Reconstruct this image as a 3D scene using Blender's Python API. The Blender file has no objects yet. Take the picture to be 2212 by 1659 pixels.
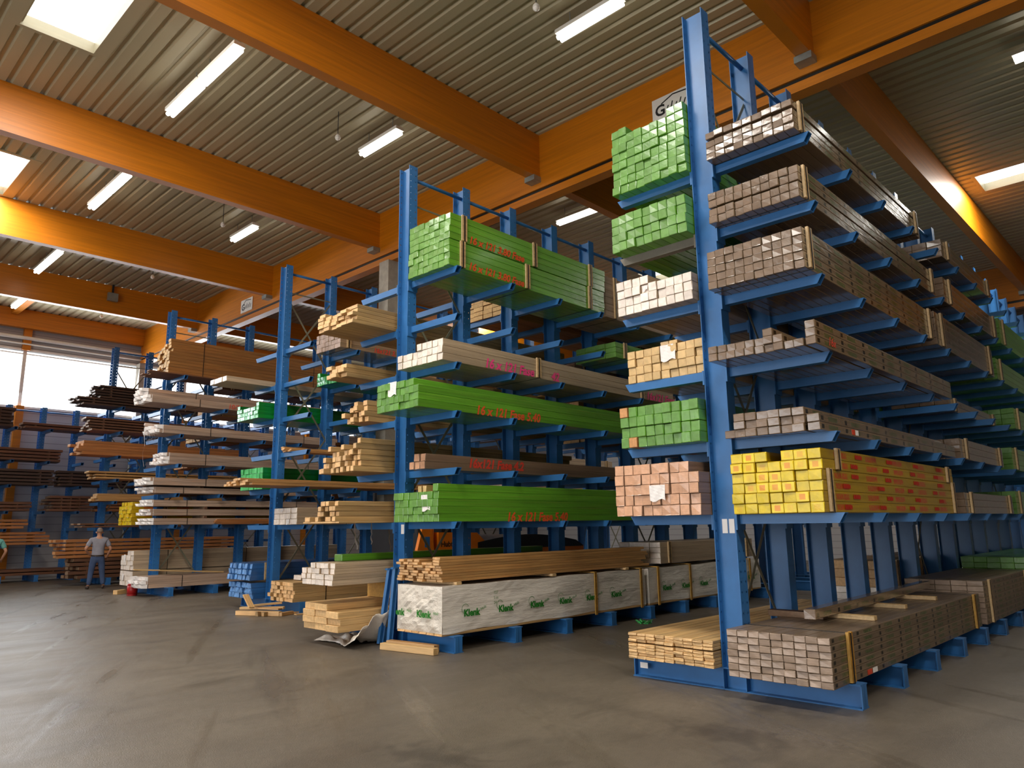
import bpy, math, random
from mathutils import Vector, Matrix
random.seed(7)
C = bpy.context.scene.collection
scn = bpy.context.scene

# ------------------------------------------------------------------ camera
FPX, YAW, PITCH, ROLL, CAMH = 1595.83, 43.759, 10.823, -0.745, 1.698
_y, _p, _r = math.radians(YAW), math.radians(PITCH), math.radians(ROLL)
fw = Vector((math.cos(_y)*math.cos(_p), math.sin(_y)*math.cos(_p), math.sin(_p)))
r0 = Vector((math.sin(_y), -math.cos(_y), 0)); u0 = r0.cross(fw)
rt = r0*math.cos(_r) + u0*math.sin(_r); up = -r0*math.sin(_r) + u0*math.cos(_r)
cd = bpy.data.cameras.new('camera'); cam = bpy.data.objects.new('camera', cd); C.objects.link(cam)
cam.matrix_world = Matrix(((rt.x, up.x, -fw.x, 0), (rt.y, up.y, -fw.y, 0), (rt.z, up.z, -fw.z, CAMH), (0, 0, 0, 1)))
cd.sensor_fit = 'HORIZONTAL'; cd.sensor_width = 36; cd.lens = FPX/2212*36; cd.clip_end = 200; cd.clip_start = .05
scn.camera = cam

# ------------------------------------------------------------------ sky, daylight, exposure
scn.view_settings.view_transform = 'Standard'; scn.view_settings.look = 'None'
scn.view_settings.gamma = 1; scn.view_settings.exposure = 0.0
scn.cycles.use_denoising = True; scn.cycles.max_bounces = 6; scn.cycles.diffuse_bounces = 4
w = bpy.data.worlds.new('sky'); scn.world = w; w.use_nodes = True
w.node_tree.nodes['Background'].inputs[0].default_value = (.93, .97, 1, 1)
w.node_tree.nodes['Background'].inputs[1].default_value = 4.0
def area(name, loc, rot, sx, sy, power, col):
    l = bpy.data.lights.new(name, 'AREA'); l.shape = 'RECTANGLE'; l.size = sx; l.size_y = sy; l.energy = power; l.color = col
    o = bpy.data.objects.new(name, l); C.objects.link(o); o.location = loc; o.rotation_euler = rot; return o
R90 = math.pi/2
area('gate_daylight', (-9.8, 6.0, 3.1), (0, -R90, 0), 5.6, 15.0, 140, (1, .94, .84))
area('window_daylight', (9.0, 32.3, 7.4), (-R90*.8, 0, 0), 22, 2.1, 1500, (.88, .94, 1))
# roof lights: x range, y range of each opening in the deck
OPEN = [(2.28, 3.40, 11.0, 13.4), (2.56, 3.68, 18.6, 21.1), (20.2, 21.32, 1.2, 3.45), (2.28, 3.40, 4.6, 7.0), (2.28, 3.40, -2.2, .2), (2.28, 3.40, -8.0, -5.6), (-6.12, -5.0, 4.6, 7.0), (-6.12, -5.0, 12.0, 14.4), (20.2, 21.32, 11.0, 13.4), (20.2, 21.32, 18.6, 21.1)]
for q in OPEN: area('skylight_daylight', ((q[0]+q[1])/2, (q[2]+q[3])/2, 9.985), (0, 0, 0), 1.0, q[3]-q[2]-.1, 400 if q[2] < 3 else 380, (1, .955, .87))

# ------------------------------------------------------------------ helpers
def lin(h):
    v = [int(h[i:i+2], 16)/255 for i in (0, 2, 4)]
    return tuple((x/12.92 if x <= .04045 else ((x+.055)/1.055)**2.4) for x in v)
class MB:
    def __init__(s): s.v = []; s.f = []; s.mi = []; s.cur = 0
    def add(s, vs, fs):
        n = len(s.v); s.v += [tuple(v) for v in vs]; s.f += [tuple(i+n for i in f) for f in fs]; s.mi += [s.cur]*len(fs); return s
    def box(s, x0, x1, y0, y1, z0, z1):
        return s.add([(x0,y0,z0),(x1,y0,z0),(x1,y1,z0),(x0,y1,z0),(x0,y0,z1),(x1,y0,z1),(x1,y1,z1),(x0,y1,z1)],
                     [(0,3,2,1),(4,5,6,7),(0,1,5,4),(1,2,6,5),(2,3,7,6),(3,0,4,7)])
    def prism(s, pts, axis, a, b):           # closed profile swept along an axis
        n = len(pts)
        def P(t, q): return {'x': (t, q[0], q[1]), 'y': (q[0], t, q[1]), 'z': (q[0], q[1], t)}[axis]
        vs = [P(a, q) for q in pts] + [P(b, q) for q in pts]
        fs = [(i, (i+1) % n, n+(i+1) % n, n+i) for i in range(n)] + [tuple(range(n))[::-1], tuple(range(n, 2*n))]
        return s.add(vs, fs)
    def tube(s, p, q, r, n=8, r2=None):
        p, q = Vector(p), Vector(q); d = (q-p).normalized(); r2 = r if r2 is None else r2
        a = d.orthogonal().normalized(); b = d.cross(a)
        vs = [p+(a*math.cos(2*math.pi*i/n)+b*math.sin(2*math.pi*i/n))*r for i in range(n)] + [q+(a*math.cos(2*math.pi*i/n)+b*math.sin(2*math.pi*i/n))*r2 for i in range(n)]
        return s.add(vs, [(i, (i+1) % n, n+(i+1) % n, n+i) for i in range(n)] + [tuple(range(n))[::-1], tuple(range(n, 2*n))])
    def bar(s, p, q, wv, hv):                # flat bar with half-widths given as vectors
        p, q, wv, hv = Vector(p), Vector(q), Vector(wv), Vector(hv)
        return s.add([p-wv-hv, p+wv-hv, p+wv+hv, p-wv+hv, q-wv-hv, q+wv-hv, q+wv+hv, q-wv+hv],
                     [(0,3,2,1),(4,5,6,7),(0,1,5,4),(1,2,6,5),(2,3,7,6),(3,0,4,7)])
    def mesh(s, name, mats, smooth=False):
        me = bpy.data.meshes.new(name); me.from_pydata(s.v, [], s.f); me.update()
        for m in (mats if isinstance(mats, (list, tuple)) else [mats]): me.materials.append(m)
        if any(s.mi): me.polygons.foreach_set('material_index', s.mi)
        if smooth: me.polygons.foreach_set('use_smooth', [True]*len(me.polygons))
        return me
def link(name, data, parent=None, loc=(0,0,0), rot=(0,0,0)):
    o = bpy.data.objects.new(name, data); C.objects.link(o); o.location = loc; o.rotation_euler = rot
    if parent is not None: o.parent = parent
    return o
def tag(o, label, cat, group=None):
    o['label'] = label; o['category'] = cat
    if group: o['group'] = group
    return o
def thing(name, label, cat, loc=(0,0,0), rot=(0,0,0), group=None):
    return tag(link(name, None, None, loc, rot), label, cat, group)
def struct(name, data, loc=(0,0,0)):
    o = link(name, data, None, loc); o['kind'] = 'structure'; return o
ORD = 'first second third fourth fifth sixth seventh eighth ninth tenth eleventh twelfth thirteenth fourteenth fifteenth sixteenth seventeenth eighteenth'.split()
NUM = 'one two three four five six seven eight nine ten eleven twelve thirteen fourteen fifteen sixteen'.split()

# ------------------------------------------------------------------ materials
class NT:
    def __init__(s, name):
        s.m = bpy.data.materials.new(name); s.m.use_nodes = True; s.t = s.m.node_tree; s.b = s.t.nodes['Principled BSDF']
    def put(s, sock, v):
        if isinstance(v, bpy.types.NodeSocket): s.t.links.new(v, sock)
        elif isinstance(v, tuple) and len(v) == 3 and sock.type == 'RGBA': sock.default_value = (*v, 1)
        else: sock.default_value = v
    def n(s, typ, props=None, **ins):
        nd = s.t.nodes.new(typ)
        for k, v in (props or {}).items(): setattr(nd, k, v)
        for k, v in ins.items(): s.put(nd.inputs[k.replace('_', ' ')], v)
        return nd
    def ma(s, op, a, b=0.0, c=None, clamp=False):
        nd = s.t.nodes.new('ShaderNodeMath'); nd.operation = op; nd.use_clamp = clamp
        s.put(nd.inputs[0], a); s.put(nd.inputs[1], b)
        if c is not None: s.put(nd.inputs[2], c)
        return nd.outputs[0]
    def mix(s, f, a, b, bt='MIX'):
        nd = s.t.nodes.new('ShaderNodeMix'); nd.data_type = 'RGBA'; nd.blend_type = bt
        s.put(nd.inputs[0], f); s.put(nd.inputs[6], a); s.put(nd.inputs[7], b); return nd.outputs[2]
    def obj(s, off=True):
        tc = s.n('ShaderNodeTexCoord').outputs['Object']
        s.raw = tc
        rnd = s.n('ShaderNodeObjectInfo').outputs['Random']; s.rnd = rnd
        return s.n('ShaderNodeVectorMath', {'operation': 'ADD'}, ).outputs[0] if False else tc
    def xyz(s, v):
        o = s.n('ShaderNodeSeparateXYZ', Vector=v).outputs; return o[0], o[1], o[2]
    def noise(s, v, scale, detail=3, stretch=(1,1,1), rough=.55, rnd=False):
        mp = s.n('ShaderNodeMapping', Vector=v, Scale=stretch)
        kw = dict(Vector=mp.outputs[0], Scale=scale, Detail=detail, Roughness=rough)
        nd = s.n('ShaderNodeTexNoise', {'noise_dimensions': '4D'} if rnd else None, **kw)
        if rnd: s.put(nd.inputs['W'], s.ma('MULTIPLY', s.rnd, 37.0))
        return nd.outputs[0]
    def ramp(s, f, a, b):
        return s.n('ShaderNodeMapRange', {'clamp': True}, Value=f, From_Min=a, From_Max=b).outputs[0]
    def out(s, col=None, rough=None, metal=None, bump=None, bstr=.3, bdist=.01, spec=None, coat=None):
        i = s.b.inputs
        if col is not None: s.put(i['Base Color'], col)
        if rough is not None: s.put(i['Roughness'], rough)
        if metal is not None: s.put(i['Metallic'], metal)
        if spec is not None: s.put(i['Specular IOR Level'], spec)
        if coat is not None: s.put(i['Coat Weight'], coat); i['Coat Roughness'].default_value = .12
        if bump is not None:
            b = s.n('ShaderNodeBump', Strength=bstr, Distance=bdist, Height=bump); s.put(i['Normal'], b.outputs[0])
        return s.m
def plain(name, h, rough=.5, metal=0.0, var=.12, scale=6, coat=None):
    t = NT(name); v = t.obj(); n = t.noise(v, scale)
    c = lin(h) if isinstance(h, str) else h
    return t.out(t.mix(t.ramp(n, .3, .7), tuple(x*(1-var) for x in c), tuple(min(1, x*(1+var)) for x in c)), rough, metal, coat=coat)
def emit(name, col, st):
    t = NT(name); t.put(t.b.inputs['Base Color'], (.9, .9, .9)); t.put(t.b.inputs['Emission Color'], col); t.b.inputs['Emission Strength'].default_value = st; return t.m
def wood(name, side, end, rough=.6, grain=.35, knots=True):
    t = NT(name); v = t.obj(); n = t.noise(v, 3.0, 5, (.35, 9, 9), rnd=True); n2 = t.noise(v, 2.2, 2, (.5, 1.5, 1.5), rnd=True)
    nx = t.xyz(t.n('ShaderNodeNewGeometry').outputs['Normal'])[0]
    e = t.ramp(t.ma('ABSOLUTE', nx), .6, .8)
    s_ = lin(side); en = lin(end)
    c = t.mix(t.ramp(n, .35, .68), tuple(x*(1-grain) for x in s_), tuple(x*1.12 for x in s_))
    c = t.mix(t.ma('MULTIPLY', t.ramp(n2, .5, .75), .35), c, (s_[0]*1.05, s_[1]*.78, s_[2]*.55))
    if knots:
        vo = t.n('ShaderNodeTexVoronoi', {'feature': 'F1'}, Vector=t.n('ShaderNodeMapping', Vector=v, Scale=(1.4, 7, 7)).outputs[0], Scale=1.0)
        c = t.mix(t.ma('MULTIPLY', t.ma('LESS_THAN', vo.outputs['Distance'], .11), .75), c, (s_[0]*.3, s_[1]*.2, s_[2]*.12))
    en2 = t.mix(t.ramp(t.noise(v, 25, 2, (.1, 1, 1), rnd=True), .4, .65), tuple(x*.82 for x in en), en)
    c = t.mix(e, c, en2)
    c = t.mix(1.0, c, t.n('ShaderNodeCombineColor', Red=t.ma('MULTIPLY_ADD', t.rnd, .3, .82), Green=t.ma('MULTIPLY_ADD', t.rnd, .28, .82), Blue=t.ma('MULTIPLY_ADD', t.rnd, .24, .84)).outputs[0], 'MULTIPLY')
    return t.out(c, rough, bump=n, bstr=.15)
def packet(name, side, end, line, ph, layers=6, prints=None, gloss=.28, streak=None, coat=.35):
    """Boards in shrink film: thin board edges on the sides, wrapped ends, optional printed marks."""
    t = NT(name); v = t.obj(); x, y, z = t.xyz(t.raw)
    nx, ny, nz = t.xyz(t.n('ShaderNodeNewGeometry').outputs['Normal'])
    e = t.ramp(t.ma('ABSOLUTE', nx), .6, .8)
    s_, en, ln = lin(side), lin(end), lin(line)
    g = t.noise(v, 2.4, 4, (.3, 5, 14), rnd=True)
    c = t.mix(t.ramp(g, .35, .7), tuple(q*.75 for q in s_), tuple(q*1.15 for q in s_))
    if streak: c = t.mix(t.ma('MULTIPLY', t.ramp(t.noise(v, 3, 4, (.22, 4, 22), rnd=True), .56, .72), .6), c, lin(streak))
    fz = t.ma('FRACT', t.ma('MULTIPLY', t.ma('ADD', z, .003), layers/ph))
    lay = t.ma('MULTIPLY', t.ma('LESS_THAN', fz, .16), .35)
    if prints:
        sq, wd, mk = lin(prints[0]), lin(prints[1]), prints[2]
        u = t.ma('FRACT', t.ma('ADD', t.ma('DIVIDE', x, prints[3]), t.ma('MULTIPLY', t.rnd, 1.0 if mk == 'r' else .0)))
        zc = t.ma('ABSOLUTE', t.ma('SUBTRACT', z, ph*.5))
        inz = t.ma('LESS_THAN', zc, ph*.27)
        notend = t.ma('SUBTRACT', 1.0, e)
        sides = t.ma('MULTIPLY', notend, t.ma('LESS_THAN', t.ma('ABSOLUTE', nz), .5))
        m1 = t.ma('LESS_THAN', t.ma('ABSOLUTE', t.ma('SUBTRACT', u, .12)), prints[4])
        m2 = t.ma('MULTIPLY', t.ma('GREATER_THAN', u, .36), t.ma('LESS_THAN', u, .74))
        ltr = t.ramp(t.noise(v, 60, 1, (1, 1, .4)), .42, .56)
        c = t.mix(t.ma('MULTIPLY', t.ma('MULTIPLY', m1, inz), sides), c, sq)
        c = t.mix(t.ma('MULTIPLY', t.ma('MULTIPLY', t.ma('MULTIPLY', m2, inz), sides), t.ma('MULTIPLY_ADD', ltr, .75, .25)), c, wd)
    ev = t.noise(v, 14, 3, (1, 1, 1), rnd=True)
    ec = t.mix(t.ramp(ev, .3, .7), tuple(q*.84 for q in en), tuple(min(1, q*1.12) for q in en))
    if prints and prints[2] == 'y':
        yy = t.ma('ABSOLUTE', t.ma('SUBTRACT', y, .068)); zz = t.ma('ABSOLUTE', t.ma('SUBTRACT', z, ph*.5))
        em = t.ma('MULTIPLY', t.ma('LESS_THAN', yy, .03), t.ma('LESS_THAN', zz, .028))
        ec = t.mix(t.ma('MULTIPLY', em, t.ramp(t.rnd, .5, 1.0)), ec, lin('d98a12'))
    c = t.mix(e, c, ec)
    c = t.mix(t.ma('MULTIPLY', lay, t.ma('MULTIPLY_ADD', e, -.35, 1.0)), c, ln)
    k = t.ma('MULTIPLY_ADD', t.rnd, .26, .86)
    c = t.mix(1.0, c, t.n('ShaderNodeCombineColor', Red=k, Green=k, Blue=k).outputs[0], 'MULTIPLY')
    wr = t.noise(v, 9, 4, (.6, 1.6, 1.6), rnd=True)
    return t.out(c, t.ramp(t.noise(v, 5, 2, rnd=True), -.3, 2.2) if False else gloss, bump=wr, bstr=.45, bdist=.012, coat=coat)

M = {}
t = NT('blue_steel'); v = t.obj(); n = t.noise(v, 4, 4)
b0 = lin('2f6ba6')
M['blue'] = t.out(t.mix(t.ramp(n, .3, .75), tuple(q*.86 for q in b0), tuple(q*1.1 for q in b0)), .38, .0, bump=t.noise(v, 60, 2), bstr=.03)
# concrete floor
t = NT('concrete_floor'); v = t.obj()
n1 = t.noise(v, .35, 6, (1, 1, 1), .62); n2 = t.noise(v, 1.1, 5, (.55, 1.5, 1), .6); n3 = t.noise(v, 14, 4); n4 = t.noise(v, 90, 2)
n5 = t.noise(v, .55, 3, (1.6, .28, 1), .5)
base = t.mix(t.ramp(n1, .35, .7), lin('584f45'), lin('756a5b'))
base = t.mix(t.ma('MULTIPLY', t.ramp(n2, .56, .72), .6), base, lin('40382f'))
base = t.mix(t.ma('MULTIPLY', t.ramp(n5, .6, .68), .28), base, lin('453c33'))
base = t.mix(t.ma('MULTIPLY', t.ramp(n3, .42, .62), .22), base, lin('4a4238'))
base = t.mix(t.ma('MULTIPLY', t.ramp(n4, .5, .7), .2), base, lin('948874'))
vo = t.n('ShaderNodeTexVoronoi', {'feature': 'F1'}, Vector=t.n('ShaderNodeMapping', Vector=v, Scale=(.9, .45, 1)).outputs[0], Scale=.55)
sp = t.ma('ADD', vo.outputs['Distance'], t.ma('MULTIPLY', t.ma('SUBTRACT', t.noise(v, 6, 3), .5), .35))
base = t.mix(t.ma('MULTIPLY', t.ramp(sp, .16, .04), .65), base, lin('3a332d'))
n6 = t.noise(t.n('ShaderNodeMapping', Vector=v, Rotation=(0, 0, math.radians(-62))).outputs[0], .7, 4, (.22, 2.6, 1), .6)
rg = t.ma('MULTIPLY_ADD', t.noise(v, .9, 5, (.4, 1.4, 1), .65), .5, .2)
rg = t.ma('SUBTRACT', rg, t.ma('MULTIPLY', t.ramp(n6, .55, .68), .22))
base = t.mix(t.ma('MULTIPLY', t.ramp(t.noise(v, 240, 1), .35, .65), .3), base, lin('473f36'))
M['floor'] = t.out(base, t.ma('MAXIMUM', rg, .13), bump=t.ma('ADD', t.ma('MULTIPLY', n3, .5), n4), bstr=.25, bdist=.012)
# glulam
t = NT('glulam_timber'); v = t.obj(); x, y, z = t.xyz(t.raw)
gl = t.noise(v, 2.0, 5, (.3, .3, 9), .6); g0 = lin('c77407')
c = t.mix(t.ramp(gl, .32, .7), tuple(q*.78 for q in g0), tuple(q*1.1 for q in g0))
c = t.mix(t.ma('MULTIPLY', t.ma('LESS_THAN', t.ma('FRACT', t.ma('MULTIPLY', z, 25)), .05), .3), c, tuple(q*.5 for q in g0))
M['glulam'] = t.out(c, .42, bump=gl, bstr=.05)
t = NT('deck_sheet'); v = t.obj(); n = t.noise(v, 1.5, 3, (1, .2, 1)); d0 = lin('b5a98a')
M['deck'] = t.out(t.mix(t.ramp(n, .3, .7), tuple(q*.85 for q in d0), d0), .42, .1)
t = NT('wall_cladding'); v = t.obj(); x, y, z = t.xyz(t.raw); d0 = lin('a7a2a0')
M['wall'] = t.out(t.mix(t.ma('LESS_THAN', t.ma('FRACT', t.ma('MULTIPLY', z, 3.6)), .08), d0, tuple(q*.55 for q in d0)), .5)
M['concrete'] = plain('grey_concrete', 'a8a092', .8)
M['galv'] = plain('galvanised_steel', '9aa09c', .35, .6)
M['greyarm'] = plain('unpainted_grey_steel', '716a5e', .5)
M['bare'] = plain('bare_steel_rod', '7d7a66', .45, .3)
M['hole'] = plain('punched_hole', '0b1420', .8, var=0)
M['strap'] = plain('black_strap', '17140f', .35)
M['batten'] = wood('batten_wood', 'c9a673', 'd8b98c', knots=False)
M['batten_or'] = wood('amber_batten_wood', 'b5822c', 'c79a4c', knots=False)
M['pine'] = wood('pine_boards', 'b98a51', 'e2b581')
M['pinelight'] = wood('pale_pine', 'd3ab71', 'e6bd86')
M['sawn'] = wood('sawn_softwood', 'b5925f', 'f2c48c', knots=False)
M['brown'] = wood('brown_timber', '99652c', 'd9b277')
M['pinkwood'] = wood('planed_pink_timber', 'b69a84', 'e9c9b8')
M['dark'] = wood('raw_dark_boards', '70482e', 'a98a6c', grain=.5)
M['darker'] = wood('rough_dark_timber', '4d3526', '8b6f58', grain=.5)
M['orange'] = wood('orange_timber', 'b0703a', 'e0a268')
M['green'] = packet('green_film', '62a028', '6f9c50', '2e4a12', .11, 6, streak='93a044')
M['green2'] = packet('bright_green_film', '11802c', '4cc06a', '0b4a18', .11, 6)
M['grey'] = packet('grey_printed_film', '80694f', '7f6a59', '5e4e42', .08, 4, ('1c1a10', '3c5520', 'g', .62, .05), gloss=.22, coat=.6)
M['greyflat'] = packet('grey_printed_wrap', '7a6650', 'a58e7c', '5e4e42', .063, 3, ('1c1a10', '394f20', 'g', .62, .045), gloss=.4, coat=.1)
M['white'] = packet('white_board', 'b59d80', 'f6e6da', '8a7563', .106, 6, gloss=.4, coat=.1)
M['tan'] = packet('tan_film', 'b08a54', 'dab680', '7d5c30', .1, 6)
M['pink'] = packet('pink_film', '8b6f5b', 'd9a684', '8b6040', .115, 6)
M['yellow'] = packet('yellow_film', 'b08c04', 'e2c40a', '8a6c04', .105, 1, ('c83a12', 'c23010', 'y', .9, .0), gloss=.35, coat=.15)
M['bluefilm'] = packet('blue_film', '2f5f96', '6d9fdc', '1d3f6a', .11, 6)
M['shiny'] = packet('clear_film', 'a08566', 'cfb8ac', '6b5240', .1, 6, gloss=.12, coat=.9)
t = NT('white_wrap'); v = t.obj(); n = t.noise(v, 3.2, 5, (.35, 2.2, 2.2), .6); n2 = t.noise(v, 1.6, 3, (.6, 1, 1)); wv = lin('e6dccf')
M['wrap'] = t.out(t.mix(t.ramp(n2, .35, .7), tuple(q*.9 for q in wv), wv), .36, bump=t.ma('ADD', n, n2), bstr=.6, bdist=.05)
M['wrapend'] = t.out(t.mix(t.ramp(n2, .35, .7), tuple(q*.9 for q in wv), wv), .3)
M['paper'] = plain('white_paper', 'efe8e4', .7, var=.03)
M['ink_green'] = plain('green_print', '1f7a22', .5, var=0)
M['ink_grey'] = plain('pale_green_print', '6f8f62', .5, var=0)
M['ink_orange'] = plain('orange_marker', 'd4501a', .6, var=.1)
M['ink_red'] = plain('red_marker', 'e0402a', .6, var=.1)
M['ink_red2'] = plain('red_print', 'b8280c', .5, var=.05)
M['ink_pink'] = plain('pink_marker', 'ee3f86', .6, var=.1)
M['ink_black'] = plain('black_print', '1b1b1b', .6, var=0)
M['red'] = plain('red_plastic', 'b01a1c', .4)
M['orange_red'] = plain('orange_red_sticker', 'd8472a', .5, var=.03)
M['whitepl'] = plain('white_plastic', 'e6e2da', .4, var=.05)
M['vorange'] = plain('orange_paint', 'e07a10', .35, var=.06)
M['black'] = plain('black_rubber', '131313', .5)
M['darkmetal'] = plain('dark_machine_metal', '25262a', .4)
t = NT('cab_glass'); t.put(t.b.inputs['Base Color'], (.02, .025, .03)); t.b.inputs['Roughness'].default_value = .06; M['cabglass'] = t.m
M['glasspane'] = None
t = NT('window_pane'); tr = t.n('ShaderNodeBsdfTransparent'); gls = t.n('ShaderNodeBsdfGlossy', Roughness=.05); mx = t.n('ShaderNodeMixShader', Fac=.06)
t.t.links.new(tr.outputs[0], mx.inputs[1]); t.t.links.new(gls.outputs[0], mx.inputs[2]); t.t.links.new(mx.outputs[0], t.t.nodes['Material Output'].inputs[0]); M['glasspane'] = t.m
M['lamp'] = emit('lit_tube', (1, .97, .9), 7.5)
M['lampbody'] = plain('lamp_housing', 'd9d6cc', .4, var=.03)
t = NT('clear_sheet'); t.put(t.b.inputs['Base Color'], lin('cfc9b8')); t.b.inputs['Roughness'].default_value = .18; t.b.inputs['Transmission Weight'].default_value = .35; M['film'] = t.m

# ------------------------------------------------------------------ hall
XA, XB, YA, YB, ZC = -10.0, 33.0, -10.0, 32.5, 10.0
struct('floor', MB().box(XA-.3, XB+.3, YA-.3, YB+.3, -.2, 0).mesh('floor', M['floor']))
mb = MB(); P_ = .28
nr = int((XB-XA)/P_)
for i in range(nr+1):
    x0 = XA + i*P_; cuts = [(o[2], o[3]) for o in OPEN if o[0]-.02 < x0+P_/2 < o[1]+.02]
    ivs = []; a = YA-.3
    for c0, c1 in sorted(cuts): ivs.append((a, c0)); a = c1
    ivs.append((a, YB+.3))
    pr = [(x0, ZC+.05), (x0+.03, ZC), (x0+.2, ZC), (x0+.23, ZC+.05), (x0+P_, ZC+.05)]
    for a, b in ivs:
        mb.add([(q[0], a, q[1]) for q in pr]+[(q[0], b, q[1]) for q in pr], [(k, k+1, k+6, k+5) for k in range(4)])
struct('ceiling', mb.mesh('ceiling', M['deck']))
for i, o in enumerate(OPEN):
    fr = MB()
    fr.box(o[0]-.22, o[1]+.22, o[2]-.08, o[2], ZC-.01, ZC+.2).box(o[0]-.22, o[1]+.22, o[3], o[3]+.08, ZC-.01, ZC+.2).box(o[0]-.22, o[0], o[2], o[3], ZC-.01, ZC+.2).box(o[1], o[1]+.22, o[2], o[3], ZC-.01, ZC+.2)
    f = struct('window_%d' % (i+1), fr.mesh('skylight_frame', M['deck']))
    link('pane', MB().box(o[0], o[1], o[2], o[3], ZC+.03, ZC+.04).mesh('pane', M['glasspane']), f)
# walls: back wall carries the window band, the wall behind the camera carries the open gate
WX0, WX1, WZ0, WZ1 = -4.0, 22.0, 6.36, 8.5
struct('wall_back', MB().box(XA-.3, XB+.3, YB, YB+.25, 0, WZ0).box(XA-.3, XB+.3, YB, YB+.25, WZ1, ZC+.15).box(XA-.3, WX0, YB, YB+.25, WZ0, WZ1).box(WX1, XB+.3, YB, YB+.25, WZ0, WZ1).mesh('wall_back', M['wall']))
struct('wall_right', MB().box(XB, XB+.25, YA, YB, 0, ZC+.15).mesh('wall_right', M['wall']))
struct('wall_front', MB().box(XA-.3, XB+.3, YA-.25, YA, 0, ZC+.15).mesh('wall_front', M['wall']))
GY0, GY1, GZ = -1.6, 13.6, 6.0
struct('wall_left', MB().box(XA-.25, XA, YA, GY0, 0, ZC+.15).box(XA-.25, XA, GY1, YB, 0, ZC+.15).box(XA-.25, XA, GY0, GY1, GZ, ZC+.15).mesh('wall_left', M['wall']))
mb = MB(); xs = [WX0, .9, 6.99, 13.1, 18.0, WX1]
for x in xs: mb.box(x-.06, x+.06, YB-.03, YB+.1, WZ0, WZ1)
mb.box(WX0, WX1, YB-.04, YB+.12, WZ0-.08, WZ0).box(WX0, WX1, YB-.04, YB+.12, WZ1, WZ1+.08).box(WX0, WX1, YB-.02, YB+.1, WZ1-.14, WZ1-.1)
wf = struct('window_%d' % (len(OPEN)+1), mb.mesh('window_frame', M['whitepl']))
link('pane', MB().box(WX0, WX1, YB+.05, YB+.06, WZ0, WZ1).mesh('pane', M['glasspane']), wf)
# pipe run and ledge above the window
struct('trim_1', MB().tube((XA, YB-.25, 8.95), (XB, YB-.25, 8.95), .07, 10).tube((XA, YB-.25, 8.72), (XB, YB-.25, 8.72), .03, 8).mesh('pipe_run', M['whitepl'], True))
BY = [3.95, 9.85, 15.6, 21.35, 26.95]
for i, y in enumerate(BY):
    for (xa, xb) in ((XA, 11.1), (11.3, 28.5), (28.7, XB)):
        bm = struct('roof_beam', MB().box(xa, xb, y-.13, y+.09, 9.02, ZC).mesh('roof_beam', M['glulam']))
struct('roof_beam', MB().box(XA, XB, YB-.45, YB-.2, 9.3, ZC).mesh('roof_beam', M['glulam']))
for gx in (11.2, 28.6):
    g = struct('girder', MB().box(gx-.1, gx+.1, YA, YB-.2, 8.78, ZC).mesh('girder', M['glulam']))
    link('girder_rib', MB().box(gx-.06, gx+.06, YA, YB-.2, 8.70, 8.78).mesh('girder_rib', M['strap']), g)
    link('girder_chord', MB().box(gx-.1, gx+.16, YA, YB-.2, 8.54, 8.70).mesh('girder_chord', M['glulam']), g)
    for y in BY:
        link('beam_seat', MB().box(gx-.32, gx-.08, y-.16, y+.12, 8.9, 9.015).mesh('beam_seat', M['galv']), g)
for y in (15.12, 32.2, -.5):
    struct('column', MB().box(11.0, 11.42, y-.2, y+.2, 0, 8.54).mesh('column', M['concrete']))
for x in (.9, 6.99, 13.1, 19.2, 25.3):
    mb = MB().box(x-.13, x+.13, YB-.2, YB, 0, WZ0).box(x-.13, x+.13, YB-.2, YB, WZ1, ZC)
    struct('column', mb.mesh('wall_post', M['glulam']))
for x in (6.4,):
    struct('trim_2', MB().box(x-.1, x+.12, 27.1, YB-.3, 9.75, 9.99).mesh('roof_purlin', M['glulam']))

# ------------------------------------------------------------------ strip lights
def strip_light(x, ya, yb, label):
    n = 2 if yb-ya > 1.8 else 1; L = (yb-ya)/n; y = ya
    root = thing('strip_light', label, 'light', (x, ya, 9.62), group='ceiling strip lights')
    for k in range(n):
        a, b = k*L, (k+1)*L-.06
        link('housing', MB().box(-.1, .1, a, b, .06, .13).mesh('housing', M['lampbody']), root)
        for dx in (-.045, .045): link('lit_tube', MB().tube((dx, a+.02, .0), (dx, b-.02, .0), .04, 10).mesh('lit_tube', M['lamp'], True), root)
        link('hanger', MB().tube((0, a+.25, .13), (0, a+.25, .42), .008, 6).tube((0, b-.25, .13), (0, b-.25, .42), .008, 6).mesh('hanger', M['galv']), root)
strip_light(4.92, 10.95, 13.9, 'long double strip light between the first and second beams from the top left')
strip_light(5.26, 17.0, 19.6, 'long double strip light between second and third beams, above the third rack')
strip_light(5.62, 23.4, 25.9, 'double strip light between third and fourth beams near the left picture edge')
strip_light(6.08, 29.2, 30.7, 'strip light closest to the bright window wall')
strip_light(8.48, 11.2, 12.6, 'single strip light left of the second rack top, next to a hanging bulb')
strip_light(8.75, 17.8, 19.2, 'small strip light above the girder end, left of the third rack post')
strip_light(8.53, 5.7, 7.05, 'single strip light at top centre of the picture')
strip_light(14.38, 10.7, 12.05, 'strip light beyond the girder, right of the second rack top rail')
strip_light(14.65, .3, 1.75, 'strip light cut by the right picture edge above the skylight')
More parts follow.
